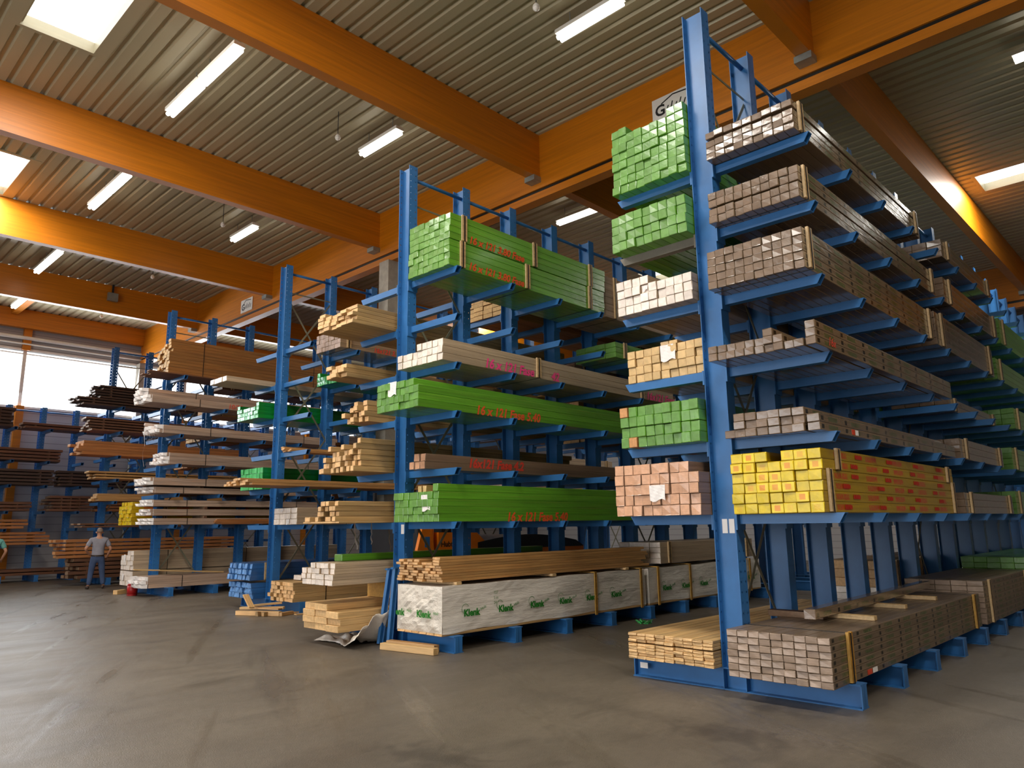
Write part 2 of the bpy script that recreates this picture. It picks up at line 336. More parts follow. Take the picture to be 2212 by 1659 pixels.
for x, y, lab in ((7.51, 11.97, 'bare bulb hanging beside the single strip light near second rack'), (7.5, 6.57, 'bare bulb hanging at top centre of the picture'), (7.85, 17.8, 'bare bulb hanging left of the small strip light'), (8.13, 23.2, 'bare bulb hanging above the fourth rack front post'), (8.48, 28.96, 'bare bulb hanging in the bay closest to the window wall')):
    r = thing('hanging_bulb', lab, 'light', (x, y, 9.4), group='bare bulbs on cords')
    link('cord', MB().tube((0, 0, .1), (0, 0, .65), .008, 6).mesh('cord', M['darkmetal']), r)
    mb = MB(); rings = [(.02, .1), (.045, .07), (.06, .03), (.05, -.01), (.02, -.035), (.001, -.04)]
    for (ra, za), (rb, zb) in zip(rings, rings[1:]): mb.tube((0, 0, za), (0, 0, zb), ra, 10, rb)
    link('bulb', mb.mesh('bulb', M['whitepl'], True), r)
fl = thing('floodlight', 'grey box floodlight clamped to the fourth roof beam', 'light', (8.1, 26.72, 9.55))
link('lamp_body', MB().box(-.16, .16, -.12, 0, -.14, .14).mesh('lamp_body', M['galv']), fl); link('bracket', MB().box(-.03, .03, -.06, .0, .14, .45).mesh('bracket', M['darkmetal']), fl)

# ------------------------------------------------------------------ racks
LV = {'A': [1.78, 2.57, 3.37, 4.19, 4.99, 5.77], 'B': [1.76, 2.52, 3.34, 4.06, 4.80, 5.54], 'C': [1.77, 2.55, 3.33, 4.12, 4.90, 5.68],
      'D': [1.83, 2.65, 3.43, 4.23, 5.03, 5.85], 'E': [1.80, 2.64, 3.36, 4.12, 4.92, 5.75], 'F': [1.25, 1.8, 2.4, 3.3, 4.15, 5.3]}
RK = {'A': (7.344, 3.925, 1.2, 19, 7.83), 'B': (7.0, 9.10, 1.185, 14, 7.55), 'C': (8.17, 15.12, 1.19, 12, 7.70),
      'D': (8.04, 21.36, 1.19, 11, 7.92), 'E': (8.5, 27.4, 1.15, 9, 7.98), 'F': (4.18, 31.3, 1.09, 12, 6.2)}
FH = .22
def post_mesh(h):
    """I-section: web across, two flanges with two rows of real punched holes."""
    mb = MB(); D = .17; W2 = .13; th = .009
    mb.box(.078, .088, -W2+th, W2-th, 0, h)
    xs = [0, .028, .046, D-.046, D-.028, D]; zs = [0.0]; z = .34
    while z < h-.06: zs += [z, z+.02]; z += .105
    zs.append(h)
    for s in (-1, 1):
        for y in (s*W2, s*(W2-th)):
            base = len(mb.v); mb.v += [(x, y, zz) for zz in zs for x in xs]
            for j in range(len(zs)-1):
                for i in range(5):
                    if i in (1, 3) and j % 2 == 1: continue
                    q = base+j*6+i; mb.f.append((q, q+1, q+7, q+6)); mb.mi.append(0)
        for x in (0, D):
            a, b = s*W2, s*(W2-th); mb.add([(x, a, 0), (x, b, 0), (x, b, h), (x, a, h)], [(0, 1, 2, 3)])
        a, b = s*W2, s*(W2-th); mb.add([(0, a, h), (D, a, h), (D, b, h), (0, b, h)], [(0, 1, 2, 3)])
    return mb.mesh('post', M['blue'])
def arm_mesh(s):
    mb = MB(); a, b, c, h = .13, 1.24, 1.18, .1
    for x0, x1 in ((.06, .068), (.142, .15)):
        pts = [(s*a, 0), (s*b, 0), (s*c, -h), (s*a, -h)]
        mb.prism(pts if s > 0 else pts[::-1], 'x', x0, x1)
    y0, y1 = sorted((s*a, s*b)); mb.box(.068, .142, y0, y1, -.008, 0)
    y0, y1 = sorted((s*a, s*c)); mb.box(.068, .142, y0, y1, -h, -h+.008)
    y0, y1 = sorted((s*a, s*(a+.02))); mb.box(-.006, .176, y0, y1, -.16, 0)
    return mb.mesh('arm', M['blue'])
def foot_mesh(two=True):
    mb = MB(); a = -1.25; b = 1.25 if two else .2
    mb.box(.08, .09, a, b, .012, FH-.012).box(.0, .17, a, b, FH-.012, FH).box(.0, .17, a, b, 0, .012)
    mb.box(.02, .15, a, a+.012, .012, FH-.012)
    if two: mb.box(.02, .15, b-.012, b, .012, FH-.012)
    return mb.mesh('foot_beam', M['blue'])
ARM = {s: arm_mesh(s) for s in (-1, 1)}; FOOT = {True: foot_mesh(True), False: foot_mesh(False)}
RLAB = {'A': 'tall blue cantilever rack in front with yellow packets on its right arms', 'B': 'second blue cantilever rack, behind the white wrapped logo pack',
        'C': 'third blue cantilever rack, blue film packs at its foot', 'D': 'fourth blue cantilever rack with white ragged packs, beyond the red canister',
        'E': 'blue cantilever rack behind the standing man, half hidden by the fourth rack', 'F': 'low blue cantilever rack along the window wall with dark boards'}
ROOT = {}
def rack(k):
    x0, yc, sp, n, h = RK[k]
    root = thing('cantilever_rack', RLAB[k], 'storage rack', (x0, yc, 0), group='blue cantilever racks'); ROOT[k] = root
    pm = post_mesh(h); sides = (-1,) if k == 'F' else (-1, 1)
    for i in range(n):
        p = link('post', pm, root, (i*sp, 0, 0))
        for z in LV[k]:
            for s in sides:
                if k == 'A' and z == LV[k][4] and s == 1 and i == 0: a = link('arm', ARMG, p, (0, 0, z)); a['label'] = 'unpainted grey arm'
                else: link('arm', ARM[s], p, (0, 0, z))
        link('foot_beam', FOOT[k != 'F'], root, (i*sp, 0, 0))
        if i < n-1:
            if not (k == 'C' and i == 2): link('tie_rail', RAIL[k], root, (i*sp, 0, h-.16))
            if i % 5 == 0:
                zt = h-.7; seg = (zt-.45)/4
                for j in range(4):
                    za, zb = .45+j*seg, .45+(j+1)*seg; mb = MB()
                    mb.bar((.1, 0, za), (sp+.07, 0, zb), (0, .004, 0), (-.012, 0, .018)); mb.bar((.1, .012, zb), (sp+.07, .012, za), (0, .004, 0), (.012, 0, .018))
                    link('cross_brace', mb.mesh('cross_brace', M['bare']), root, (i*sp, 0, 0))
                link('tie_bar', MB().bar((.1, 0, h-.62), (sp+.07, 0, h-.62), (0, .004, 0), (0, 0, .015)).mesh('tie_bar', M['bare']), root, (i*sp, 0, 0))
    return root
_am = arm_mesh(1); _am.materials.clear(); _am.materials.append(M['greyarm']); ARMG = _am
RAIL = {k: MB().tube((.09, 0, 0), (RK[k][2]+.08, 0, 0), .03, 10).mesh('tie_rail', M['blue'], True) for k in RK}
for k in 'ABCDEF': rack(k)
def card(k, x, y, z, w_, h_, nm='rack_card', mat='paper'):
    o = link(nm, MB().box(-.003, 0, -w_/2, w_/2, -h_/2, h_/2).mesh(nm, M[mat]), ROOT[k], (x, y, z)); o['label'] = 'white rack card'; return o
card('A', .076, .035, 1.66, .062, .15); card('A', .076, -.045, 1.66, .062, .15); card('A', -.002, 1.1, .13, .1, .06)
card('B', .076, .0, 1.66, .09, .14); card('C', .076, -.02, 1.66, .05, .16); card('D', .076, 0, 1.66, .06, .14)
_txt = {}
def lettering(txt, mat, parent, loc, size, end=False, shear=0, bold=0, name='marking'):
    key = (txt, mat, size, shear, bold)
    if key not in _txt:
        cu = bpy.data.curves.new(name, 'FONT'); cu.body = txt; cu.size = size; cu.shear = shear; cu.offset = bold; cu.extrude = .0006; cu.resolution_u = 3
        tmp = bpy.data.objects.new('lettering_outline', cu); C.objects.link(tmp)
        dg = bpy.context.evaluated_depsgraph_get(); me = bpy.data.meshes.new_from_object(tmp.evaluated_get(dg))
        bpy.data.objects.remove(tmp); bpy.data.curves.remove(cu); me.materials.clear(); me.materials.append(M[mat]); _txt[key] = me
    return link(name, _txt[key], parent, loc, (R90, 0, -R90 if end else 0))

# ------------------------------------------------------------------ timber
_cache = {}
def rbox(L, w_, h_, mat, var=0, r=.005, name='packet', wob=.004):
    """A wrapped packet or a sawn board: rounded long edges, slightly tucked ends."""
    key = (round(L, 3), round(w_, 4), round(h_, 4), mat, var, r)
    if key in _cache: return _cache[key]
    rnd = random.Random(hash(key) & 0xffff); mb = MB(); r = min(r, w_*.2, h_*.2)
    def ring(x, ins, j):
        a, b = ins, r
        pts = [(a+b, a), (w_-a-b, a), (w_-a, a+b), (w_-a, h_-a-b), (w_-a-b, h_-a), (a+b, h_-a), (a, h_-a-b), (a, a+b)]
        return [(x+rnd.uniform(-j, j), p[0]+rnd.uniform(-j, j)*.4, p[1]+rnd.uniform(-j, j)*.4) for p in pts]
    R_ = ring(0, r*.9, wob) + ring(r*1.3, 0, 0) + ring(L-r*1.3, 0, 0) + ring(L, r*.9, wob)
    fs = [(k*8+i, k*8+(i+1) % 8, (k+1)*8+(i+1) % 8, (k+1)*8+i) for k in range(3) for i in range(8)]
    fs = [f[::-1] for f in fs] + [tuple(range(8)), tuple(range(24, 32))[::-1]]
    mb.add(R_, fs); me = mb.mesh(name, M[mat]); _cache[key] = me; return me
def ypos(side, ye, c, pw, gap=0): return ye+c*pw+gap if side > 0 else ye-(c+1)*pw-gap
def loose(name, word, cat, mat, side, ye, x0, L, z0, pw, ph, rows, where, group, zgap={}, jit=.02, ygap={}, odd={}, g=.003, wob=.004, jl=0, mats=None):
    """Unstrapped packets or boards: every one a thing of its own.  rows: list of column lists, bottom row first."""
    out = {}; z = z0
    for r, cols in enumerate(rows):
        z += zgap.get(r, 0)
        for c in cols:
            m = odd.get((r, c), mat if mats is None else random.choice(mats))
            me = rbox(L + (random.choice((0, .1, -.1)) if jl else 0), pw-g, ph-g*.3, m, random.randrange(3), name=name, wob=wob)
            o = link(name, me, None, (x0+random.uniform(-jit, jit)-(jl*random.random()), ypos(side, ye, c, pw, ygap.get(c, 0))+g/2, z))
            tag(o, '%s, %s row up, %s from post, %s' % (word if (r, c) not in odd else 'torn '+word, ORD[r], ORD[c], where), cat, group); out[(r, c)] = o
        z += ph
    return out
def bundle(name, label, cat, group, mat, side, ye, x0, L, z0, pw, ph, rows, part='packet', zgap={}, jit=.012, straps=(), battens=None, bmat='batten', g=.003, foot=None, base=None, cols=None, wob=.004):
    """Strapped bundle: one thing; its packets, battens and straps are parts."""
    ncol = max(max(q) for q in rows)+1
    ylo = ye if side > 0 else ye-ncol*pw; yhi = ylo+ncol*pw
    root = thing(name, label, cat, (x0, ylo, z0), group=group); z = 0.0
    for r, cs in enumerate(rows):
        z += zgap.get(r, 0)
        for c in cs:
            me = rbox(L, pw-g, ph-g*.3, mat, random.randrange(3), name=part, wob=wob)
            link(part, me, root, (random.uniform(-jit, jit), ypos(side, ye, c, pw)-ylo+g/2, z))
        z += ph
    W_ = ncol*pw
    for sx in straps:
        mb = MB(); e = .004
        mb.box(sx-.008, sx+.008, -e-.03*bool(battens), W_+e, -e, 0).box(sx-.008, sx+.008, -e-.03*bool(battens), W_+e, z, z+e).box(sx-.008, sx+.008, W_, W_+e, 0, z)
        mb.box(sx-.008, sx+.008, -e-.032*bool(battens), -.03*bool(battens), 0, z)
        link('strap', mb.mesh('strap', M['strap']), root)
        if battens:
            for dx in (-.05, .014):
                link('batten', MB().box(sx+dx, sx+dx+.036, -.03, -.002, .01, z+.012).mesh('batten', M[bmat]), root)
    root['top'] = z
    return root
def paper(parent, y, z, w_, h_, x=-.012, lab='white paper sheet'):
    mb = MB(); n = 5
    vs = [(x-.004*math.sin(i*2.1+j), y-w_/2+w_*i/n, z-h_/2+h_*j/n+(.018*math.sin(i*1.3) if j == 0 else 0)) for j in range(n+1) for i in range(n+1)]
    mb.add(vs, [(j*(n+1)+i, j*(n+1)+i+1, (j+1)*(n+1)+i+1, (j+1)*(n+1)+i) for j in range(n) for i in range(n)])
    o = link('paper_sheet', mb.mesh('paper_sheet', M['paper']), parent); o['label'] = lab; return o
def rr(*ns): return [list(range(n)) for n in ns]

# ---- nearest rack, left arms (facing the second rack)
A = LV['A']; ye = 4.062
loose('green_packet', 'green packet', 'timber packet', 'green', 1, ye, 7.24, 3.9, A[5], .1165, .109, rr(9,9,9,9,9,9,9)+[[0,1,7,8]], 'tallest green stack, front rack', 'green packets on the top left arms', zgap={4: .014})
loose('green_packet', 'green packet', 'timber packet', 'green', 1, ye, 7.16, 4.2, A[4], .1165, .114, rr(9,9,9,9), 'stack on grey arm, front rack', 'green packets on the grey arm')
s = loose('white_packet', 'white packet', 'timber packet', 'white', 1, ye, 7.22, 4.2, A[3], .1165, .107, rr(9,9,9)+[[5,6,7,8]], 'white stack left of front rack post', 'white packets on the front rack')
paper(s[(2, 5)], .05, .06, .07, .06)
s = loose('tan_packet', 'tan packet', 'timber packet', 'tan', 1, ye, 7.40, 4.0, A[2], .1165, .1, rr(9,9,9,9), 'tan stack left of front rack post', 'tan packets on the front rack')
for i, c in enumerate((3, 4)):
    o = link('tan_packet', rbox(3.9, .113, .045, 'tan', i), None, (7.41, ypos(1, ye, c, .1165), A[2]+.4)); tag(o, 'thin tan packet on top of the tan stack, %s the post' % ('closer to', 'farther from')[i], 'timber packet', 'tan packets on the front rack')
paper(s[(3, 4)], .0, .0, .2, .19)
loose('green_packet', 'green packet', 'timber packet', 'green', 1, ye, 7.20, 4.2, A[1], .1165, .118, rr(9,9,9,9), 'green stack above pink one, front rack', 'green packets on the second left arms', zgap={2: .006}, odd={(3, 8): 'orange', (0, 7): 'orange'})
s = loose('pink_packet', 'pink brown packet', 'timber packet', 'pink', 1, ye, 7.11, 4.3, A[0], .122, .116, rr(9,9,9,9)+[list(range(1, 9))], 'papered stack on lowest left arms', 'pink brown packets on the front rack')
paper(s[(2, 4)], .03, .02, .2, .17)
loose('pine_plank', 'pine plank', 'plank', 'pinelight', 1, ye, 7.2, 4.6, FH, .118, .033, rr(9,9,9,9,9,9,9,9), 'floor-level stack on front rack foot', 'pine planks at the foot of the front rack', zgap={5: .012}, jit=.015, jl=.02)
# ---- nearest rack, right arms
ye = 3.79; GB = 'grey packets strapped on the right arms'
b = bundle('packet_bundle', 'grey packet bundle on the topmost right arms of the front rack', 'timber bundle', GB, 'grey', -1, ye, 7.22, 4.4, A[5], .114, .076, rr(9,9,9,9), zgap={3: .03}, straps=(.17, 4.2), battens=True)
bundle('packet_bundle', 'grey packet bundle on the second right arms from the top, front rack', 'timber bundle', GB, 'grey', -1, ye, 7.2, 4.9, A[4], .103, .086, rr(10,10,10,10), zgap={2: .016}, straps=(.14, 4.7), battens=True)
bundle('packet_bundle', 'five-row grey packet bundle on the third right arms from the top', 'timber bundle', GB, 'grey', -1, ye, 7.08, 4.4, A[3], .106, .086, rr(10,10,10,10,10), straps=(.14, 4.3), battens=True)
s = loose('grey_packet', 'grey packet', 'timber packet', 'grey', -1, 3.785, 6.98, 4.8, A[2], .102, .08, [list(range(10))+[10], list(range(8))+[10], [6, 10]], 'loose low stack, fourth right arms down', 'loose grey packets on the fourth right arms', ygap={10: .02})
lettering('16x', 'ink_red', s[(1, 10)], (.3, -.004, -.05), .13, shear=.3, name='red_scribble')
s = loose('grey_packet', 'grey packet', 'timber packet', 'grey', -1, 3.785, 7.2, 4.9, A[1], .124, .083, [list(range(8)), list(range(1, 8)), list(range(1, 7))], 'loose stack above the yellow packets', 'loose grey packets above the yellow ones', ygap={7: .03})
o = link('warning_sticker', MB().box(.84, .92, -.003, 0, .015, .07).mesh('sticker', M['orange_red']), s[(0, 7)]); link('white_sticker', MB().box(.94, 1.02, -.003, 0, .015, .07).mesh('sticker', M['paper']), s[(0, 7)])
_m = MB()
for i, (x, w_) in enumerate(((0, .03), (.036, .02), (.062, .032), (.1, .022), (.128, .034), (.168, .03))): _m.box(x, x+w_, -.001, .001, 0, .04 if i % 2 else .046)
YMARK = _m.mesh('printed_logo', M['ink_red2'])
b = bundle('packet_bundle', 'four-row bundle of yellow printed packets on the lowest right arms', 'timber bundle', 'yellow packet bundles', 'yellow', -1, ye-.02, 7.26, 4.75, A[0], .137, .104, rr(7,7,7,7), straps=(.14, 4.6), battens=True, jit=.02)
for i in range(4):
    for j in range(4): link('printed_logo', YMARK, b, (.5+j*1.05+.13*(i % 2)*2, -.0045, i*.104+.035))
b = bundle('packet_bundle', 'opened upper bundle of yellow packets with two gaps in its top row', 'timber bundle', 'yellow packet bundles', 'yellow', -1, ye-.02, 7.27, 4.7, A[0]+.418, .137, .104, [list(range(7)), [0,1,2,4,5,6]], straps=(.38, 4.4), battens=True, jit=.02)
for i in range(2):
    for j in range(4): link('printed_logo', YMARK, b, (.75+j*1.0+.15*i, -.0045, i*.104+.035))
b = bundle('packet_bundle', 'low grey printed bundle resting on the front rack feet, amber batten at its corner', 'timber bundle', GB, 'greyflat', -1, 3.785, 6.97, 5.45, FH, .113, .0635, rr(*[9]*7), straps=(.42, 5.1), battens=True, bmat='batten_or')
link('warning_sticker', MB().box(.85, .97, -.004, 0, .01, .055).mesh('sticker', M['orange_red']), b); link('white_sticker', MB().box(1.0, 1.12, -.004, 0, .01, .055).mesh('sticker', M['paper']), b)
zt = FH+7*.0635
o = tag(link('grey_packet', rbox(4.6, .12, .1, 'grey', 1), None, (7.75, 3.2, zt+.052)), 'single long grey packet lying on battens on the floor-level grey bundle', 'timber packet'); o.rotation_euler.z = math.radians(2.0)
for i, (x, y, L) in enumerate(((8.42, 2.86, .55), (9.75, 2.95, .5), (11.0, 2.95, .5))):
    tag(link('spacer_batten', rbox(.09, L, .05, 'batten', i), None, (x, y, zt)), ('short spacer batten closest to the camera on the grey bundle', 'middle spacer batten under the long grey packet', 'farthest spacer batten under the long grey packet')[i], 'batten', 'spacer battens on the grey bundle')
tag(link('timber_block', rbox(.12, .62, .07, 'darker', 1), None, (8.2, 3.3, zt)), 'dark timber block lying on the grey bundle between two posts', 'timber')
# farther loads along the nearest rack
def far_bundle(label, mat, side, k, x0, L, lv, ncol, nrow, pw=.21, ph=.1, part='packet', grp='bundles farther along the racks', straps=True, bat=True, dz=0, ye=None):
    yc = RK[k][1]; g_ = .21 if k == 'C' else .137; e = (yc+g_ if side > 0 else yc-g_) if ye is None else ye
    z = (LV[k][lv] if lv >= 0 else FH)+dz
    return bundle('packet_bundle' if part == 'packet' else 'board_bundle', label, 'timber bundle', grp, mat, side, e, x0, L, z, pw, ph, rr(*[ncol]*nrow), part=part, straps=(.3, L-.3) if straps else (), battens=bat)
far_bundle('grey bundle farther back on the topmost right arms, front rack', 'grey', -1, 'A', 12.7, 3.3, 5, 5, 3)
far_bundle('grey bundle farther back on the second right arms from the top', 'grey', -1, 'A', 12.5, 3.6, 4, 5, 4)
far_bundle('grey bundle farther back on the third right arms from the top', 'grey', -1, 'A', 11.75, 3.6, 3, 5, 5)
far_bundle('grey bundle farther back on the fourth right arms from the top', 'grey', -1, 'A', 12.9, 3.2, 2, 4, 2)
far_bundle('grey bundle farther back above the second yellow row level', 'grey', -1, 'A', 12.3, 2.8, 1, 5, 3)
far_bundle('grey bundle directly behind the yellow packets on the lowest right arms', 'grey', -1, 'A', 12.2, 3.2, 0, 5, 3)
far_bundle('grey bundle behind the long low grey one on the rack feet', 'greyflat', -1, 'A', 12.6, 3.2, -1, 5, 8, ph=.075)
far_bundle('green bundle at right picture edge, second arms from the top', 'green', -1, 'A', 16.35, 4.6, 4, 5, 5)
far_bundle('green bundle at right picture edge, third arms from the top', 'green', -1, 'A', 15.6, 5.2, 3, 5, 4)
far_bundle('green bundle at right picture edge, fourth arms from the top', 'green', -1, 'A', 16.6, 4.6, 2, 5, 4)
far_bundle('green bundle at right picture edge, fifth arms from the top', 'green', -1, 'A', 15.9, 4.6, 1, 5, 4)
far_bundle('green bundle at right picture edge on the lowest arms', 'green', -1, 'A', 15.7, 4.6, 0, 5, 4)
far_bundle('green bundle on the rack feet at the right picture edge', 'green', -1, 'A', 16.0, 4.8, -1, 5, 8)
far_bundle('rough dark boards stacked on the feet of the front rack, left half', 'darker', 1, 'A', 15.2, 4.8, -1, 4, 7, pw=.26, ph=.12, part='board')
far_bundle('tan film bundle glimpsed between posts, under the long grey packet', 'pine', 1, 'A', 12.9, 1.9, -1, 3, 3, pw=.34, ph=.14, part='board', dz=.42)
far_bundle('white film bundle glimpsed between posts beneath the tan bundle', 'white', 1, 'A', 12.9, 1.9, -1, 3, 4, pw=.34, ph=.105)
for i, (m, wd) in enumerate((('green', 'green'), ('tan', 'tan'), ('green', 'green'), ('white', 'white'), ('green', 'green'), ('green', 'green'))):
    far_bundle('%s bundle behind the front left stacks, %s arms up' % (wd, ORD[i]), m, 1, 'A', 11.75, 4.6, i, 5, 3+i % 2)

# ---- second rack, right arms
B = LV['B']; ye = 8.96
GG = 'strapped green bundles on the second rack top arms'
b = bundle('packet_bundle', 'lower strapped green bundle on the topmost arms of the second rack', 'timber bundle', GG, 'green', -1, ye-.06, 6.95, 3.85, B[5], .122, .104, rr(8,8,8,8), straps=(.26, 1.72, 3.4), battens=True)
lettering('16 x 121 3.80 Fase', 'ink_orange', b, (.38, -.008, .02), .165, shear=.25, bold=.006, name='marker_writing')
b = bundle('packet_bundle', 'upper strapped green bundle on the topmost arms of the second rack', 'timber bundle', GG, 'green', -1, ye-.06, 6.97, 3.88, B[5]+.432, .121, .104, rr(8,8,8,8), straps=(.28, 1.9, 3.42), battens=True)
lettering('16 x 121 3.80 Fase', 'ink_orange', b, (.38, -.008, .02), .165, shear=.25, bold=.006, name='marker_writing')
b = bundle('packet_bundle', 'white board bundle with pink writing on the second rack', 'timber bundle', None, 'white', -1, ye, 6.82, 6.2, B[3], .117, .108, [list(range(9)), list(range(9)), list(range(4, 9))], straps=(2.06, 5.05), battens=True)
lettering('16 x 121 Fase', 'ink_pink', b, (.83, -.008, .012), .2, shear=.2, bold=.006, name='marker_writing'); lettering('42', 'ink_pink', b, (2.38, -.008, .012), .2, shear=.2, bold=.006, name='marker_writing')
lettering('16x121 Fase', 'ink_pink', b, (5.2, -.008, .012), .2, shear=.2, bold=.006, name='marker_writing')
s = loose('green_packet', 'green packet', 'timber packet', 'green', -1, ye-.02, 6.42, 5.5, B[2], .11, .105, rr(9,9,9)+[list(range(8))], 'papered stack overlapping second rack post', 'green packets across the second rack post')
paper(s[(3, 3)], .06, .01, .2, .2); lettering('16 x 121 Fase 5.40', 'ink_orange', s[(0, 8)], (1.1, -.004, .0), .19, shear=.2, bold=.006, name='marker_writing')
s = loose('rosy_packet', 'rosy board packet', 'timber packet', 'pink', -1, 8.69, 6.86, 5.2, B[1], .115, .112, [[0,1,2],[1,2]], 'small stack, second rack', 'rosy packets on the second rack')
lettering('16x121 Fase 4.2', 'ink_red', s[(0, 2)], (.85, -.004, .06), .19, shear=.2, bold=.008, name='marker_writing')
s = loose('green_packet', 'green packet', 'timber packet', 'green', -1, ye, 6.8, 5.6, B[0], .11, .106, rr(9,9,9,9)+[[8]], 'lowest green stack, second rack', 'green packets on the lowest arms of the second rack')
paper(s[(3, 6)], .04, -.05, .2, .22); lettering('16 x 121 Fase 5.40', 'ink_orange', s[(0, 8)], (1.35, -.004, .0), .19, shear=.2, bold=.006, name='marker_writing')
for i, c in enumerate((3, 4)):
    tag(link('tan_packet', rbox(2.6, .08, .1, 'tan', i), None, (6.95, ypos(-1, ye, c, .11), B[0]+.424)), 'slim tan packet on the lowest green stack, %s the post' % ('closer to', 'farther from')[i], 'timber packet', 'slim tan packets on a green stack')
# white wrapped packs with logo on the base
def wrapped(x0, L, label, seed):
    ylo, W_, H = 7.965, .985, .62; z0 = FH+.035
    root = thing('wrapped_pack', label, 'timber pack', (x0, ylo, z0), group='white wrapped logo packs')
    rnd = random.Random(seed); mb = MB(); nx = int(L/.12)
    def prof():
        P2 = []
        for (a, b, n) in (((0, 0), (W_, 0), 4), ((W_, 0), (W_, H), 6), ((W_, H), (0, H), 4), ((0, H), (0, 0), 8)):
            for i in range(n): P2.append((a[0]+(b[0]-a[0])*i/n, a[1]+(b[1]-a[1])*i/n))
        return P2
    pr = prof(); m = len(pr)
    for i in range(nx+1):
        x = L*i/nx
        for (py, pz) in pr:
            d = .006*math.sin(x*5+pz*9+seed)+.005*math.sin(x*2.3-pz*14+seed*2)+rnd.uniform(-.0025, .0025)
            cy = -1 if py <= 0 else (1 if py >= W_ else 0); cz = -1 if pz <= 0 else (1 if pz >= H else 0)
            mb.v.append((x, py+cy*d, pz+cz*d))
    for i in range(nx):
        for j in range(m): mb.f.append((i*m+j, i*m+(j+1) % m, (i+1)*m+(j+1) % m, (i+1)*m+j)[::-1]); mb.mi.append(0)
    # crumpled folded end
    for X, inv in ((0, 1), (L, 0)):
        n = 14; base = len(mb.v)
        for j in range(n+1):
            for i in range(n+1):
                u, vv = i/n, j/n; e = min(u, 1-u, vv, 1-vv)*6
                d = .03*math.sin(7*u+9*vv)*math.sin(11*u-5*vv)+.018*abs(math.sin(13*u*vv*3))+rnd.uniform(-.006, .006)
                mb.v.append((X-min(1, e)*abs(d)*(1 if inv else -1), u*W_, vv*H))
        for j in range(n):
            for i in range(n):
                q = base+j*(n+1)+i; f = (q, q+1, q+n+2, q+n+1); mb.f.append(f[::-1] if inv else f); mb.mi.append(0)
    link('wrapping', mb.mesh('wrapping', M['wrap']), root)
    for c in range(6): link('bottom_board', rbox(L, W_/6-.004, .034, 'sawn', c), root, (-.005, c*W_/6, -.0345))
    x = .34 if seed == 1 else .4
    while x < L-.5:
        lettering('Klenk', 'ink_green', root, (x+.05, -.016, .2), .13, bold=.005, name='printed_logo')
        o = lettering('Holz', 'ink_green', root, (x+.38, -.016, .25), .06, bold=.0, name='printed_logo'); o.rotation_euler = (R90, -.35, 0)
        mb = MB(); cx, cz = x+.08, .3
        for a in range(10):
            a0, a1 = math.pi*(.15+a*.13), math.pi*(.15+(a+1)*.13)
            mb.add([(cx+math.cos(q)*rad, -.015, cz+math.sin(q)*rad) for q in (a0, a1) for rad in (.062, .071)], [(0, 1, 3, 2)])
        link('printed_logo', mb.mesh('printed_logo', M['ink_grey']), root); x += .69
    if seed == 1:
        for tx, yy in (('enk', .975), ('Klenk', .5)):
            lettering(tx, 'ink_green', root, (-.04, yy, .2), .13, end=True, bold=.005, name='printed_logo')
            o = lettering('Holz', 'ink_green', root, (-.04, yy-(.24 if tx == 'enk' else .35), .25), .06, end=True, name='printed_logo'); o.rotation_euler = (R90-.35, 0, -R90)
    if seed == 1:
        for i, tx in enumerate(('727', '5 m', '24')): lettering(tx, 'ink_grey', root, (.98, -.016, .46-.07*i), .06, name='printed_code')
    for sx in ((3.4, 4.75) if seed == 1 else (.3, 1.45, 4.0)):
        mb = MB(); mb.box(sx-.03, sx+.03, -.03, -.012, -.05, H+.02).box(sx-.03, sx+.03, -.03, W_+.02, H+.012, H+.03)
        link('banding', mb.mesh('banding', M['batten_or']), root)
wrapped(6.88, 4.9, 'long white wrapped pack with green printed logos at the foot of the second rack', 1)
wrapped(11.9, 4.5, 'white wrapped logo pack farther back behind the first wrapped one', 2)
for i, x in enumerate((7.15, 9.2, 11.2)):
    tag(link('spacer_batten', rbox(.1, .98, .042, 'batten', i), None, (x, 7.97, .886)), ('spacer batten on the front corner of the white wrapped pack', 'middle spacer batten between wrapped pack and pine boards', 'far spacer batten between wrapped pack and pine boards')[i], 'batten', 'spacer battens on the wrapped pack')
loose('pine_plank', 'pine board', 'plank', 'pine', -1, ye, 6.92, 5.0, .93, .118, .038, [list(range(8))]*7+[[0,2,3,6,7],[6,7]], 'stack on the white wrapped pack', 'pine boards on the white wrapped pack', jit=.05, jl=.03, wob=.002)
far_bundle('pale board bundle end, right of the strapped green bundles', 'pinkwood', -1, 'B', 10.95, 3.4, 5, 4, 6, pw=.24, ph=.135, part='board')
far_bundle('white bundle farther along the second rack on its feet', 'white', -1, 'B', 12.4, 3.8, -1, 4, 4, pw=.24, dz=.72)
far_bundle('tan boards farther along the second rack, second arms up', 'pine', -1, 'B', 12.3, 3.8, 1, 4, 3, pw=.24, part='board')
far_bundle('green bundle farther along the second rack, third arms up', 'green', -1, 'B', 12.2, 3.8, 2, 4, 3, pw=.24)
far_bundle('green bundle farther along the second rack, fifth arms up', 'green', -1, 'B', 11.2, 3.8, 4, 4, 3, pw=.24)
